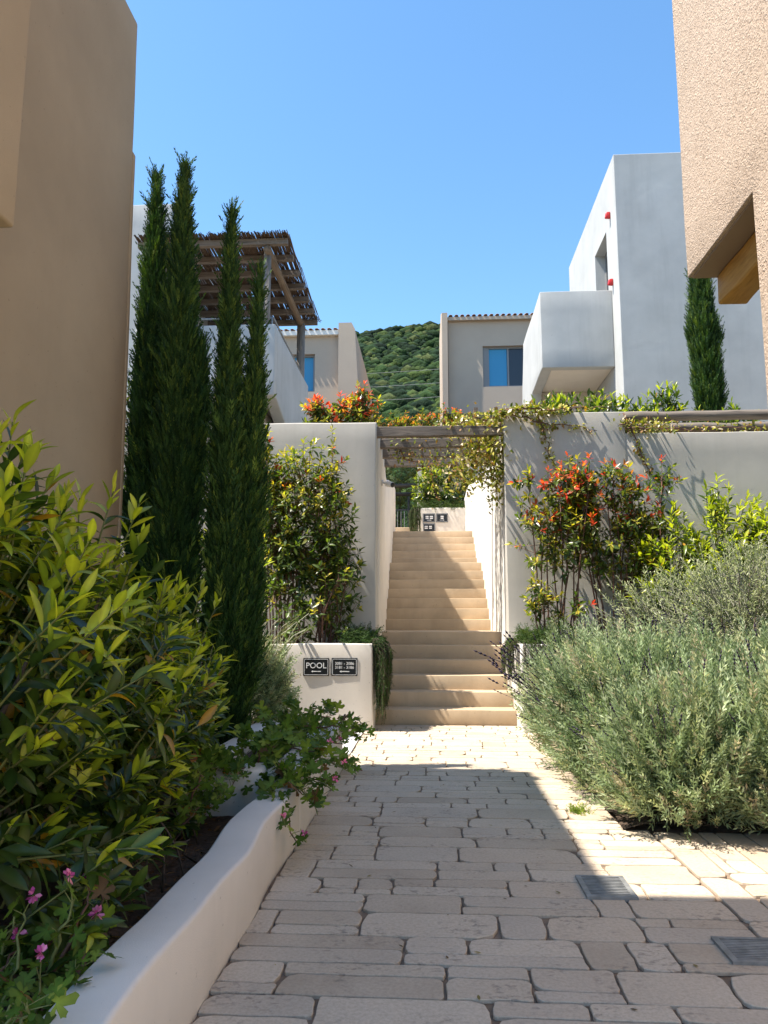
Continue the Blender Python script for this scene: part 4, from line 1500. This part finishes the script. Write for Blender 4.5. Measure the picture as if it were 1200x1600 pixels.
cypress('dark narrow cypress beside the taupe house corner, the slimmest of the row', -2.33, 6.2, 0.1, [(-0.06, 0, 0.7, 5.1, 0.18)], 61, 0.12)
cypress('tallest dense dark green cypress of the row by the hedge', -2.02, 6.0, 0.1, [(-0.06, 0, 0.5, 5.06, 0.20), (0.14, 0, 1.9, 3.5, 0.12)], 62, 0.25)
cypress('cypress with two feathery tips standing before the reed pergola', -1.50, 5.75, 0.1, [(-0.09, 0, 0.15, 4.48, 0.19), (0.14, 0.05, 0.5, 4.02, 0.145)], 63, 0.3, taper=1.25)
cypress('small cypress on the upper terrace before the tall white house', 4.22, 11.5, 3.5, [(-0.06, 0, 3.5, 7.4, 0.25)], 64, 0.35, 0.8)

# ---- lavender
LAV_C = [(0.235, 0.30, 0.165), (0.31, 0.375, 0.22), (0.39, 0.445, 0.285), (0.42, 0.445, 0.24), (0.13, 0.175, 0.095), (0.44, 0.38, 0.26), (0.04, 0.028, 0.065)]


def lavender(name, label, group, c, r, zb, n, seed, L=0.16, nsp=25, splen=0.34, up=0.55, dry=0.05, spdir=None, dark=0.12):
    rg = np.random.default_rng(seed)
    t = thing(name, label, 'shrub', (c[0], c[1], zb), group)
    pos, dr = env_shoots(rg, n, c, r, 0.62, up, zb + 0.02, 0.55, 0.75)
    m = len(pos)
    lv = Leaves()
    cc = rg.choice(7, m, p=[0.30 - dark * 0.2, 0.28 - dark * 0.5, 0.2 - dark * 0.3, 0.17 - dry, dark, dry + 0.05, 0.0])
    lv.add(pos, dr, rg.normal(0, 1, (m, 3)), L * rg.uniform(0.6, 1.25, m), cc, rg.integers(0, 3, m))
    # soft inner filling
    pi, di = env_shoots(rg, n // 3, c, np.array(r) * 0.72, 0.3, 0.5, zb, 0.2)
    lv.add(pi, di, rg.normal(0, 1, (len(pi), 3)), L * 1.2, rg.choice([0, 4], len(pi)), rg.integers(0, 3, len(pi)))
    joined_leaves('foliage', lv.cat(), SPRIG_T, LAV_C, M['grey_leaf'], t, 0.25, seed)
    if nsp:
        ps, ds = env_shoots(rg, nsp, c, np.array(r) * 0.95, 0.9, 0.75, zb + r[2] * 0.5, 0.3, 0.7)
        if spdir is not None:
            ds = unit(ds + np.array(spdir))
        sv = Leaves()
        sv.add(ps, ds, rg.normal(0, 1, (nsp, 3)), splen * rg.uniform(0.6, 1.15, nsp), 6, 0)
        o = joined_leaves('flower_spikes', sv.cat(), [spike_t()], LAV_C, M['softleaf'], t, 0.2, seed)
    tw = np.array([c[0], c[1], zb]) + rg.normal(0, 0.06, (40, 3)) * np.array([1, 1, 0])
    sticks('stems', tw, pos[rg.integers(0, m, 40)], 0.007, 0.003, M['bark'], t, 'stuff')
    return t


LG = 'lavender bushes in the sunny bed'
lavs = [((1.55, 4.98, 0.34), (0.48, 0.48, 0.42), 3600, 'front lavender bush spilling over the sunlit paving'),
        ((2.12, 4.85, 0.36), (0.52, 0.50, 0.46), 3400, 'front lavender bush on the side of the tan house'),
        ((1.42, 5.85, 0.45), (0.52, 0.55, 0.54), 3600, 'lavender bush leaning over the path edge, second from the paving corner'),
        ((2.05, 5.95, 0.46), (0.58, 0.55, 0.50), 3600, 'lavender bush in the middle of the bed among the others'),
        ((1.42, 6.75, 0.46), (0.54, 0.58, 0.46), 3400, 'tall lavender bush beside the path with dark flower spikes over the steps'),
        ((2.1, 6.95, 0.48), (0.60, 0.60, 0.48), 3000, 'lavender bush with dry straw coloured shoots before the red photinia'),
        ((1.50, 7.75, 0.5), (0.50, 0.55, 0.50), 2400, 'lavender bush next to the hanging rosemary by the stairs'),
        ((2.75, 6.1, 0.5), (0.55, 0.6, 0.54), 2600, 'lavender bush below the grey leaved bush'),
        ((2.6, 7.6, 0.5), (0.6, 0.55, 0.55), 2200, 'lavender bush at the back of the bed by the low white wall')]
for k, (c, r, n, lb) in enumerate(lavs):
    lavender('lavender_bush', lb, LG, c, r, 0.02, int(n * 0.62), 80 + k, 0.20, 55 if k != 4 else 70, 0.36, 0.95, 0.14 if k in (5, 8) else 0.04, (-0.9, -0.2, 0.2) if k == 4 else None)
lb4 = [o for o in COL.objects if o.get('label', '').startswith('tall lavender bush beside the path')][0]
rg = np.random.default_rng(31)
sv = Leaves()
m = 26
ps = np.stack([rg.uniform(0.88, 1.1, m), rg.uniform(6.2, 7.1, m), rg.uniform(0.35, 0.75, m)], 1)
sv.add(ps, np.stack([rg.uniform(-1.0, -0.6, m), rg.uniform(-0.3, 0.1, m), rg.uniform(0.35, 0.8, m)], 1), rg.normal(0, 1, (m, 3)), rg.uniform(0.38, 0.66, m), 6, 0)
joined_leaves('flower_spikes', sv.cat(), [spike_t()], LAV_C, M['softleaf'], lb4, 0.2, 3)
lavender('lavender_bush', 'backlit lavender with long pale stems in front of the sign wall', None, (-1.62, 6.75, 0.55), (0.36, 0.36, 0.48), 0.1, 1700, 95, 0.15, 0, dark=0.2)
bl = [o for o in COL.objects if o.get('label', '').startswith('backlit lavender')][0]
rg = np.random.default_rng(5)
for k in range(26):
    b = np.array([-1.55 + rg.uniform(-0.2, 0.2), 6.75 + rg.uniform(-0.2, 0.2), 0.85 + rg.uniform(-0.1, 0.1)])
    ln = rg.uniform(0.28, 0.52)
    d = np.array([0.55 + rg.normal(0, 0.18), -0.1, 0.85])
    pts = [b, b + d * ln * 0.4, b + d * ln * 0.75 + np.array([0.01, 0, 0.01]), b + d * ln + np.array([0.045, 0, -0.02])]
    MB().tube(pts, [0.0028, 0.0026, 0.0024, 0.004], 4).build('stem', M['greenstem'] if k % 3 else plain('pale_stem', (0.45, 0.45, 0.30), 0.7) if k == 0 else bpy.data.materials.get('pale_stem') or M['greenstem'], bl, True)

# ---- grey-leaved bush (germander) and low filler
GREY_T = [leaf_t(0.26, 0.2, 0.1, 3, 0.95), leaf_t(0.3, 0.3, 0.2, 3, 0.95)]
GREY_C = [(0.25, 0.275, 0.14), (0.35, 0.37, 0.21), (0.16, 0.19, 0.085), (0.45, 0.45, 0.31), (0.09, 0.115, 0.05)]


def greybush(label, c, r, zb, n, seed, L=0.045):
    rg = np.random.default_rng(seed)
    t = thing('germander_bush', label, 'shrub', (c[0], c[1], zb), 'germander bushes')
    pos, dr = env_shoots(rg, n, c, r, 0.5, 0.55, zb + 0.05, 0.45, 0.9)
    lv = Leaves()
    ls = rg.uniform(0.12, 0.26, len(pos))
    shoot_leaves(lv, rg, pos, dr, ls, 13, 60, 28, L, rg.uniform(0.2, 0.8, len(pos)), 2, [0, 0, 2, 4], [1, 3, 1, 0], 0.1, (1.0, 0.7), 1.9)
    joined_leaves('foliage', lv.cat(), GREY_T, GREY_C, M['grey_leaf'], t, 0.2, seed)
    sticks('twigs', pos - dr * 0.15, pos + dr * ls[:, None], 0.004, 0.002, plain('grey_twig', (0.30, 0.29, 0.22), 0.8), t, 'stuff')
    for k in range(8):
        e = pos[rg.integers(0, len(pos))]
        b = np.array([c[0], c[1], zb]) + rg.normal(0, 0.08, 3) * np.array([1, 1, 0])
        MB().tube([b, (b + e) / 2 + rg.normal(0, 0.05, 3), e], [0.012, 0.009, 0.004], 5).build('stem', M['bark'], t, True)


greybush('large silvery grey leaved bush beside the tan house', (2.75, 7.0, 1.22), (0.62, 0.50, 0.58), 0.05, 560, 101, 0.055)
greybush('lower silvery bush spreading arching twigs over the lavender', (2.35, 7.9, 1.15), (0.50, 0.4, 0.50), 0.05, 300, 102, 0.055)
greybush('silvery bush at the back near the lime laurels', (3.45, 8.0, 1.35), (0.6, 0.45, 0.65), 0.05, 380, 103, 0.055)

# ---- trailing rosemary
ROS_C = [(0.022, 0.050, 0.014), (0.035, 0.072, 0.018), (0.055, 0.095, 0.025), (0.085, 0.12, 0.03)]
ROS_T = [sprig_t(7, 0.22, 0.022, 40, True, 0.2, 0.012, s) for s in range(3)]


def rosemary(label, x0, x1, y0, y1, ztop, drops, seed, n=170, thick=0.16, col=(0, 0, 1, 1, 2), front=-1):
    """mat on a wall top with strands hanging over its edge; drops: (x, y, outward dir, length, share)"""
    rg = np.random.default_rng(seed)
    t = thing('trailing_rosemary', label, 'shrub', ((x0 + x1) / 2, (y0 + y1) / 2, ztop), 'trailing rosemary')
    lv = Leaves()
    m = n * 4
    P = np.stack([rg.uniform(x0, x1, m), rg.uniform(y0, y1, m), ztop + rg.random(m) ** 1.5 * thick], 1)
    D = unit(rg.normal(0, 1, (m, 3)) * np.array([1, 1, 0.5]) + np.array([0, 0, 0.35]))
    lv.add(P, D, rg.normal(0, 1, (m, 3)), rg.uniform(0.09, 0.16, m), np.array(col)[rg.integers(0, len(col), m)], rg.integers(0, 3, m))
    s0, s1 = [], []
    for (xa, ya, xb, yb, ox, oy, dl, k) in drops:
        for i in range(k):
            u = rg.random()
            p = np.array([xa + (xb - xa) * u, ya + (yb - ya) * u, ztop + rg.uniform(0.0, 0.08)])
            ln = dl * rg.uniform(0.35, 1.0)
            out = np.array([ox, oy, 0.0])
            st = 0.055
            q = p + out * rg.uniform(0.0, 0.03)
            bulge = rg.uniform(0.03, 0.20)
            nst = int(ln / st)
            for j in range(nst):
                f = j / max(nst - 1, 1)
                nq = p + out * (0.02 + bulge * math.sin(min(1, f * 2.2 + 0.2) * 1.57) * (1 - 0.3 * f)) + np.array([rg.normal(0, 0.008), rg.normal(0, 0.008), -ln * f])
                d = nq - q if j else out
                lv.add(q[None], (d / max(np.linalg.norm(d), 1e-6) + rg.normal(0, 0.15, 3))[None], rg.normal(0, 1, (1, 3)), rg.uniform(0.08, 0.12), int(rg.choice(col)), int(rg.integers(0, 3)))
                s0.append(q)
                s1.append(nq)
                q = nq
    joined_leaves('foliage', lv.cat(), ROS_T, ROS_C, M['needle'], t, 0.25, seed)
    sticks('strands', s0, s1, 0.003, 0.003, M['bark'], t, 'stuff')


rosemary('dark trailing rosemary hanging over the end of the cream sign wall', -0.98, -0.66, 8.80, 9.45, 0.93, [(-0.665, 8.78, -0.665, 9.35, 1, 0, 0.72, 190), (-0.67, 8.74, -0.66, 8.9, 0.8, -0.5, 0.85, 60)], 111)
rosemary('olive green trailing rosemary on the low wall next to the lavender', 1.0, 1.45, 8.74, 9.3, 0.93, [(1.0, 8.72, 1.45, 8.72, 0, -1, 0.5, 60), (0.985, 8.74, 0.985, 9.2, -1, 0, 0.45, 60)], 112, col=(1, 2, 2, 3))
rosemary('far trailing rosemary hanging from the stair head planter', -0.42, 1.2, 19.78, 20.1, 4.06, [(-0.38, 19.8, -0.38, 20.2, -1, 0, 0.75, 60), (-0.42, 19.78, -0.25, 19.78, 0, -1, 0.75, 50), (-0.3, 19.79, 1.2, 19.79, 0, -1, 0.16, 40)], 113, 140, 0.22, (1, 2, 2, 3))

# ---- scented geraniums
PETAL_T = [leaf_t(0.65, 0.1, 0.1, 3, 1.3)]


def geranium(label, vines, seed, nobj, L=0.055, flowers=4, nleaf=9, dry=0.03):
    """vines: polylines; leaves on stalks along them"""
    rg = np.random.default_rng(seed)
    t = thing('scented_geranium', label, 'plant', tuple(vines[0][0]), 'scented geraniums')
    lv = Leaves()
    s0, s1 = [], []
    tips = []
    for v in vines:
        v = np.array(v, float)
        # smooth the polyline
        pts = []
        for i in range(len(v) - 1):
            for u in np.linspace(0, 1, 4, endpoint=False):
                pts.append(v[i] * (1 - u) + v[i + 1] * u)
        pts.append(v[-1])
        pts = np.array(pts)
        for _ in range(2):
            pts[1:-1] = (pts[:-2] + 2 * pts[1:-1] + pts[2:]) / 4
        pts[1:-1] += rg.normal(0, 0.008, pts[1:-1].shape)
        n = len(pts)
        MB().tube([tuple(p) for p in pts], list(np.linspace(0.008, 0.003, n)), 5).build('stem', M['redstem'] if rg.random() < 0.5 else M['greenstem'], t, True)
        tips.append(pts[-1])
        m = int(nleaf * n / 4)
        f = rg.uniform(0.12, 1.0, m) ** 0.8 * (n - 1)
        k = np.minimum(f.astype(int), n - 2)
        b = pts[k] + (pts[k + 1] - pts[k]) * (f - k)[:, None]
        d = unit(rg.normal(0, 1, (m, 3)) + np.array([0.15, -0.25, 0.75]))
        sl_ = rg.uniform(0.015, 0.055, m)
        e = b + d * sl_[:, None]
        s0 += list(b)
        s1 += list(e)
        D = unit(d * 0.4 + rg.normal(0, 0.55, (m, 3)) * np.array([1, 1, 0.6]))
        U = np.array([0.0, -0.45, 0.9]) + rg.normal(0, 0.45, (m, 3))
        c = rg.choice(6, m, p=[0.27, 0.33, 0.22, 0.13, dry, 0.05 - dry])
        lv.add(e, D, U, L * rg.uniform(0.55, 1.25, m), c, rg.integers(0, 3, m))
    emit_leaves(lv, nobj, GER_T, GER_C, M['softleaf'], t, 'ger', seed)
    sticks('leaf_stalks', s0, s1, 0.0018, 0.0014, M['greenstem'], t, 'stuff')
    for k in range(flowers):
        b = tips[k % len(tips)]
        p = b + np.array([rg.uniform(-0.03, 0.04), -0.02, rg.uniform(0.03, 0.07)])
        fl = Leaves()
        m = 14
        d = unit(rg.normal(0, 1, (m, 3)) + np.array([0, -0.5, 0.4]))
        fl.add(p + d * 0.004, d, rg.normal(0, 1, (m, 3)), rg.uniform(0.014, 0.022, m), rg.integers(0, 3, m), 0)
        o = joined_leaves('flower', fl.cat(), PETAL_T, [(0.62, 0.16, 0.42), (0.72, 0.26, 0.52), (0.45, 0.07, 0.30)], M['softleaf'], t, 0.1, seed + k)
        del o['kind']
        MB().tube([tuple(b), tuple(p)], 0.0016, 4).build('flower_stalk', M['greenstem'], t)
    return t


rgv = np.random.default_rng(9)


def vine_to(b, e, sag=0.0, k=4):
    b, e = np.array(b, float), np.array(e, float)
    return [tuple(b + (e - b) * u + np.array([0, 0, -sag * 4 * u * (1 - u)]) + rgv.normal(0, 0.02, 3) * (0 < u < 1)) for u in np.linspace(0, 1, k)]


v1 = []
for k in range(9):
    b = (-1.12 + rgv.uniform(-0.06, 0.06), 2.25 + rgv.uniform(-0.25, 0.35), 0.10)
    v1.append(vine_to(b, (b[0] + rgv.uniform(0.0, 0.16), b[1] + rgv.uniform(-0.1, 0.15), rgv.uniform(0.3, 0.52)), -0.02))
geranium('pink flowered geranium under the laurel hedge by the wavy wall', v1, 121, 100, 0.062, 5, 3, 0.0)
v1 = []
for k in range(5):
    b = (-1.0, 1.95 + rgv.uniform(-0.15, 0.15), 0.12)
    v1.append(vine_to(b, (-0.93 + rgv.uniform(-0.1, 0.06), b[1] + rgv.uniform(-0.15, 0.25), rgv.uniform(0.3, 0.44)), -0.02))
geranium('small geranium clump leaning on the inner edge of the wavy wall', v1, 122, 60, 0.052, 2, 5)
ends = [(-0.48, 4.55, 0.36), (-0.55, 4.35, 0.30), (-0.68, 4.0, 0.12), (-0.72, 3.9, 0.22), (-0.66, 5.0, 0.40), (-0.6, 5.4, 0.38), (-0.58, 5.9, 0.42), (-0.55, 6.3, 0.40), (-0.62, 6.5, 0.30), (-0.52, 6.6, 0.27), (-0.8, 5.2, 0.52), (-0.95, 4.8, 0.50), (-1.1, 4.6, 0.50), (-1.25, 4.4, 0.45), (-1.3, 4.2, 0.38), (-0.9, 5.5, 0.58), (-0.72, 5.9, 0.52), (-1.0, 5.7, 0.62), (-1.15, 5.2, 0.6), (-0.9, 4.5, 0.5), (-0.8, 4.8, 0.55), (-1.2, 3.9, 0.40), (-1.05, 4.1, 0.35), (-0.7, 5.6, 0.6), (-0.6, 4.15, 0.22), (-0.56, 4.5, 0.3), (-0.42, 4.75, 0.33), (-0.7, 4.25, 0.3), (-0.66, 4.7, 0.42), (-1.28, 4.0, 0.5)]
v1 = [vine_to((-1.12 + rgv.uniform(-0.1, 0.1), max(4.75, min(6.1, 4.9 + (e[1] - 4.6) * 0.6)) + rgv.uniform(-0.1, 0.1), 0.30), e, -0.07, 4) for e in ends]
geranium('sprawling green geranium spilling over the planter box onto the path', v1, 123, 290, 0.074, 6, 9, 0.02)
v1 = [vine_to((-1.30 + rgv.uniform(-0.08, 0.08), 4.0 + rgv.uniform(-0.2, 0.2), 0.12), (-1.12 + rgv.uniform(-0.15, 0.15), 3.85 + rgv.uniform(-0.3, 0.4), rgv.uniform(0.25, 0.6)), -0.04) for k in range(9)]
geranium('thin geranium with a dried orange leaf in the soil before the box', v1, 124, 70, 0.066, 0, 4, 0.05)

# a weed in the paving and a few fallen leaves
rgw = np.random.default_rng(8)
wt = thing('weed', 'small yellow green weed growing from a paving joint by the lavender', 'plant', (0.93, 5.2, 0))
lv = Leaves()
m = 60
az = rgw.uniform(0, 6.28, m)
lv.add(np.stack([0.93 + rgw.normal(0, 0.03, m), 5.2 + rgw.normal(0, 0.03, m), np.full(m, -0.005)], 1), np.stack([np.cos(az), np.sin(az), rgw.uniform(0.4, 1.4, m)], 1), rgw.normal(0, 1, (m, 3)), rgw.uniform(0.04, 0.09, m), rgw.integers(2, 4, m), rgw.integers(0, 3, m))
joined_leaves('foliage', lv.cat(), SPRIG_T, GER_C, M['softleaf'], wt, 0.2, 2)
lv = Leaves()
m = 46
lv.add(np.stack([rgw.uniform(-0.7, 1.2, m), rgw.uniform(2.4, 7.5, m), np.full(m, 0.004)], 1), rgw.normal(0, 1, (m, 3)) * np.array([1, 1, 0.05]), np.tile([0.05, 0, 1.0], (m, 1)), rgw.uniform(0.012, 0.032, m), rgw.integers(0, 3, m), 0)
o = joined_leaves('fallen_leaves', lv.cat(), [leaf_t(0.4, 0.2, -0.1, 3)], [(0.14, 0.08, 0.04), (0.20, 0.16, 0.06), (0.07, 0.05, 0.03)], M['softleaf'], None, 0.2, 1)
setp(o, 'tiny brown fallen leaves scattered over the paving', 'fallen leaves')

# bare twigs and litter on the soil
for k in range(7):
    b = np.array([-1.05 + rgv.uniform(-0.15, 0.05), 3.2 + rgv.uniform(-0.5, 0.9), 0.12])
    pts = vine_to(b, b + np.array([rgv.uniform(-0.25, 0.05), rgv.uniform(-0.2, 0.25), rgv.uniform(0.1, 0.3)]), -0.05, 5)
    o = MB().tube(pts, [0.006, 0.005, 0.005, 0.004, 0.003], 5).build('dry_twig', M['bark'], None, True)
    setp(o, 'bare dry twig arching out of the soil under the hedge', 'twig', 'dry twigs under the hedge')
lv = Leaves()
m = 700
P = np.stack([rgv.uniform(-1.6, -0.95, m), rgv.uniform(1.8, 4.4, m), np.full(m, 0.15)], 1)
P[:, 2] = 0.115 + 0.05 * np.array([noise.noise(Vector((a * 5, b * 5, 1.3))) for a, b in P[:, :2]])
lv.add(P, rgv.normal(0, 1, (m, 3)) * np.array([1, 1, 0.15]), np.array([0, 0, 1.0]) + rgv.normal(0, 0.3, (m, 3)), rgv.uniform(0.02, 0.06, m), rgv.integers(0, 4, m), 0)
o = joined_leaves('leaf_litter', lv.cat(), [leaf_t(0.35, 0.3, 0.3, 3)], [(0.10, 0.055, 0.03), (0.16, 0.09, 0.045), (0.06, 0.04, 0.025), (0.22, 0.12, 0.05)], M['softleaf'], None, 0.2, 1)
setp(o, 'brown leaf litter on the dark soil under the hedge', 'leaf litter')

# ---- slender shrub at the taupe house corner
rgs = np.random.default_rng(15)
st = [((-3.05 + rgs.uniform(-0.2, 0.2), 7.3 + rgs.uniform(-0.2, 0.2), 0.1), (-3.1 + rgs.uniform(-0.25, 0.3), 7.3 + rgs.uniform(-0.2, 0.2), rgs.uniform(2.6, 3.75)), 0.35) for k in range(9)]
photinia('slender_shrub', 'slender small leaved shrub between the taupe house corner and the cypress', None, st, 131, 0, 0.07, 0.05, 20, 0.1, 1.0, 0.009, spread=0.2)

# ---- vine on the pergola and pier
VINE_T = [leaf_t(0.62, 0.2, 0.15, 3, 1.0), leaf_t(0.5, 0.3, 0.25, 3, 1.0)]
VINE_C = [(0.05, 0.075, 0.014), (0.10, 0.125, 0.02), (0.20, 0.20, 0.035), (0.30, 0.27, 0.05), (0.22, 0.12, 0.05), (0.62, 0.52, 0.42), (0.14, 0.07, 0.03)]


def vine(label, runs, seed, L=0.06, group='vines on the pergola'):
    """runs: (polyline, leaves per metre, spread, palette)"""
    rg = np.random.default_rng(seed)
    t = thing('climbing_vine', label, 'vine', tuple(runs[0][0][0]), group)
    lv = Leaves()
    for pl, dens, spread, pal in runs:
        pl = np.array(pl, float)
        pts = []
        for i in range(len(pl) - 1):
            k = max(2, int(np.linalg.norm(pl[i + 1] - pl[i]) / 0.08))
            for u in np.linspace(0, 1, k, endpoint=False):
                pts.append(pl[i] * (1 - u) + pl[i + 1] * u)
        pts.append(pl[-1])
        pts = np.array(pts) + rg.normal(0, 0.014, (len(pts), 3))
        MB().tube([tuple(p) for p in pts], list(np.linspace(0.010, 0.004, len(pts))), 5).build('stem', M['redstem'], t, True)
        ln = np.sum(np.linalg.norm(np.diff(pl, axis=0), axis=1))
        m = int(dens * ln * 1.5)
        f = rg.random(m) * (len(pts) - 1.001)
        k = f.astype(int)
        b = pts[k] + (pts[k + 1] - pts[k]) * (f - k)[:, None] + rg.normal(0, 1, (m, 3)) * np.array(spread)
        D = unit(rg.normal(0, 1, (m, 3)) + np.array([0, -0.2, -0.3]))
        lv.add(b, D, rg.normal(0, 0.6, (m, 3)) + np.array([-0.4, -0.4, 0.8]), L * rg.uniform(0.5, 1.2, m), np.array(pal)[rg.integers(0, len(pal), m)], rg.integers(0, 2, m))
    joined_leaves('foliage', lv.cat(), VINE_T, VINE_C, M['softleaf'], t, 0.2, seed)


G1, G2 = (1, 2, 2, 3, 3, 5, 4), (0, 1, 2, 4, 6, 2)
vine('yellow green vine tangled over the beam end and stair pier corner', [
    ([(1.05, 10.3, 3.9), (0.75, 9.95, 3.86), (0.45, 9.9, 3.8), (0.2, 10.1, 3.76)], 260, (0.12, 0.12, 0.06), G1),
    ([(0.95, 9.9, 3.85), (0.85, 9.95, 3.5), (0.86, 10.0, 3.1), (0.84, 10.05, 2.82)], 420, (0.09, 0.12, 0.10), G1),
    ([(0.85, 10.3, 3.7), (0.55, 10.4, 3.45), (0.42, 10.5, 3.25), (0.5, 10.5, 3.0)], 330, (0.14, 0.15, 0.09), G1),
    ([(0.9, 10.6, 3.72), (0.6, 11.0, 3.45), (0.3, 11.2, 3.35)], 300, (0.14, 0.15, 0.08), G1),
    ([(0.7, 10.1, 3.75), (0.62, 10.2, 3.4), (0.75, 10.2, 3.1)], 420, (0.13, 0.13, 0.12), G1),
    ([(0.9, 9.75, 3.92), (1.3, 9.74, 3.92), (1.75, 9.78, 3.9)], 190, (0.1, 0.03, 0.035), G1),
    ([(0.95, 9.72, 3.9), (1.6, 9.70, 3.9), (2.3, 9.71, 3.9)], 34, (0.05, 0.07, 0.03), G1)], 141, 0.072)
vine('bronze vine hanging from the inner beams over the stairs', [
    ([(-0.65, 10.6, 3.75), (-0.2, 10.6, 3.74), (0.3, 10.65, 3.74), (0.8, 10.6, 3.76)], 190, (0.05, 0.1, 0.06), G2),
    ([(-0.6, 11.2, 3.73), (-0.1, 11.25, 3.72), (0.5, 11.2, 3.74)], 210, (0.05, 0.1, 0.08), G2),
    ([(-0.5, 10.65, 3.7), (-0.35, 10.75, 3.52), (-0.05, 10.9, 3.42), (0.2, 11.0, 3.55)], 130, (0.07, 0.08, 0.06), G2),
    ([(0.0, 11.8, 3.6), (0.05, 11.8, 3.35), (0.12, 11.8, 3.05)], 70, (0.05, 0.05, 0.05), G1)], 142, 0.058)
vine('thin flowering vine strand trailing across the face of the grey pier', [
    ([(0.98, 9.76, 3.86), (1.25, 9.76, 3.82), (1.55, 9.76, 3.72), (1.95, 9.76, 3.68), (2.1, 9.76, 3.62)], 85, (0.03, 0.02, 0.03), G1),
    ([(1.4, 9.76, 3.85), (1.48, 9.76, 3.6), (1.52, 9.76, 3.35), (1.62, 9.76, 3.1)], 110, (0.04, 0.02, 0.04), G1),
    ([(2.5, 9.78, 3.85), (2.62, 9.76, 3.5), (2.78, 9.76, 3.1), (2.95, 9.76, 2.75)], 60, (0.025, 0.02, 0.03), G1),
    ([(2.45, 9.78, 3.72), (2.75, 9.85, 3.7), (3.1, 9.95, 3.72)], 260, (0.06, 0.05, 0.06), G1),
    ([(3.0, 10.2, 3.74), (3.8, 10.2, 3.76), (4.6, 10.2, 3.72)], 70, (0.06, 0.08, 0.06), G1),
    ([(2.5, 9.74, 3.66), (2.9, 9.72, 3.64), (3.2, 9.76, 3.66)], 40, (0.05, 0.06, 0.03), G1)], 143, 0.058)

# ---- far greenery beyond the fence
def bushball(label, c, r, zb, n, seed, pal, L=0.1):
    rg = np.random.default_rng(seed)
    t = thing('garden_bush', label, 'shrub', (c[0], c[1], zb), 'far garden bushes')
    pos, dr = env_shoots(rg, n, c, r, 0.55, 0.4, zb, 0.4)
    lv = Leaves()
    shoot_leaves(lv, rg, pos, dr, rg.uniform(0.12, 0.3, len(pos)), 9, 70, 25, L, rg.uniform(0.1, 0.7, len(pos)), 2, [0, 1], [2, 3], 0.2)
    joined_leaves('foliage', lv.cat(), VINE_T, pal, M['softleaf'], t, 0.25, seed)
    MB().tube([(c[0], c[1], zb - 0.1), (c[0] + 0.05, c[1], c[2])], [0.06, 0.03], 6).build('trunk', M['bark'], t, True)


OLV = [(0.09, 0.12, 0.05), (0.15, 0.18, 0.085), (0.20, 0.23, 0.11), (0.28, 0.28, 0.14)]
bushball('far grey green bush beyond the iron fence', (-1.0, 24.8, 4.5), (1.1, 0.6, 0.9), 3.5, 420, 151, OLV)
bushball('far olive green bush above the weathered poles', (-1.1, 26.5, 6.0), (1.3, 0.7, 1.0), 3.5, 420, 152, OLV)
bushball('far green bush behind the far garden wall', (0.9, 23.3, 5.6), (1.4, 0.5, 0.9), 3.5, 380, 153, OLV)
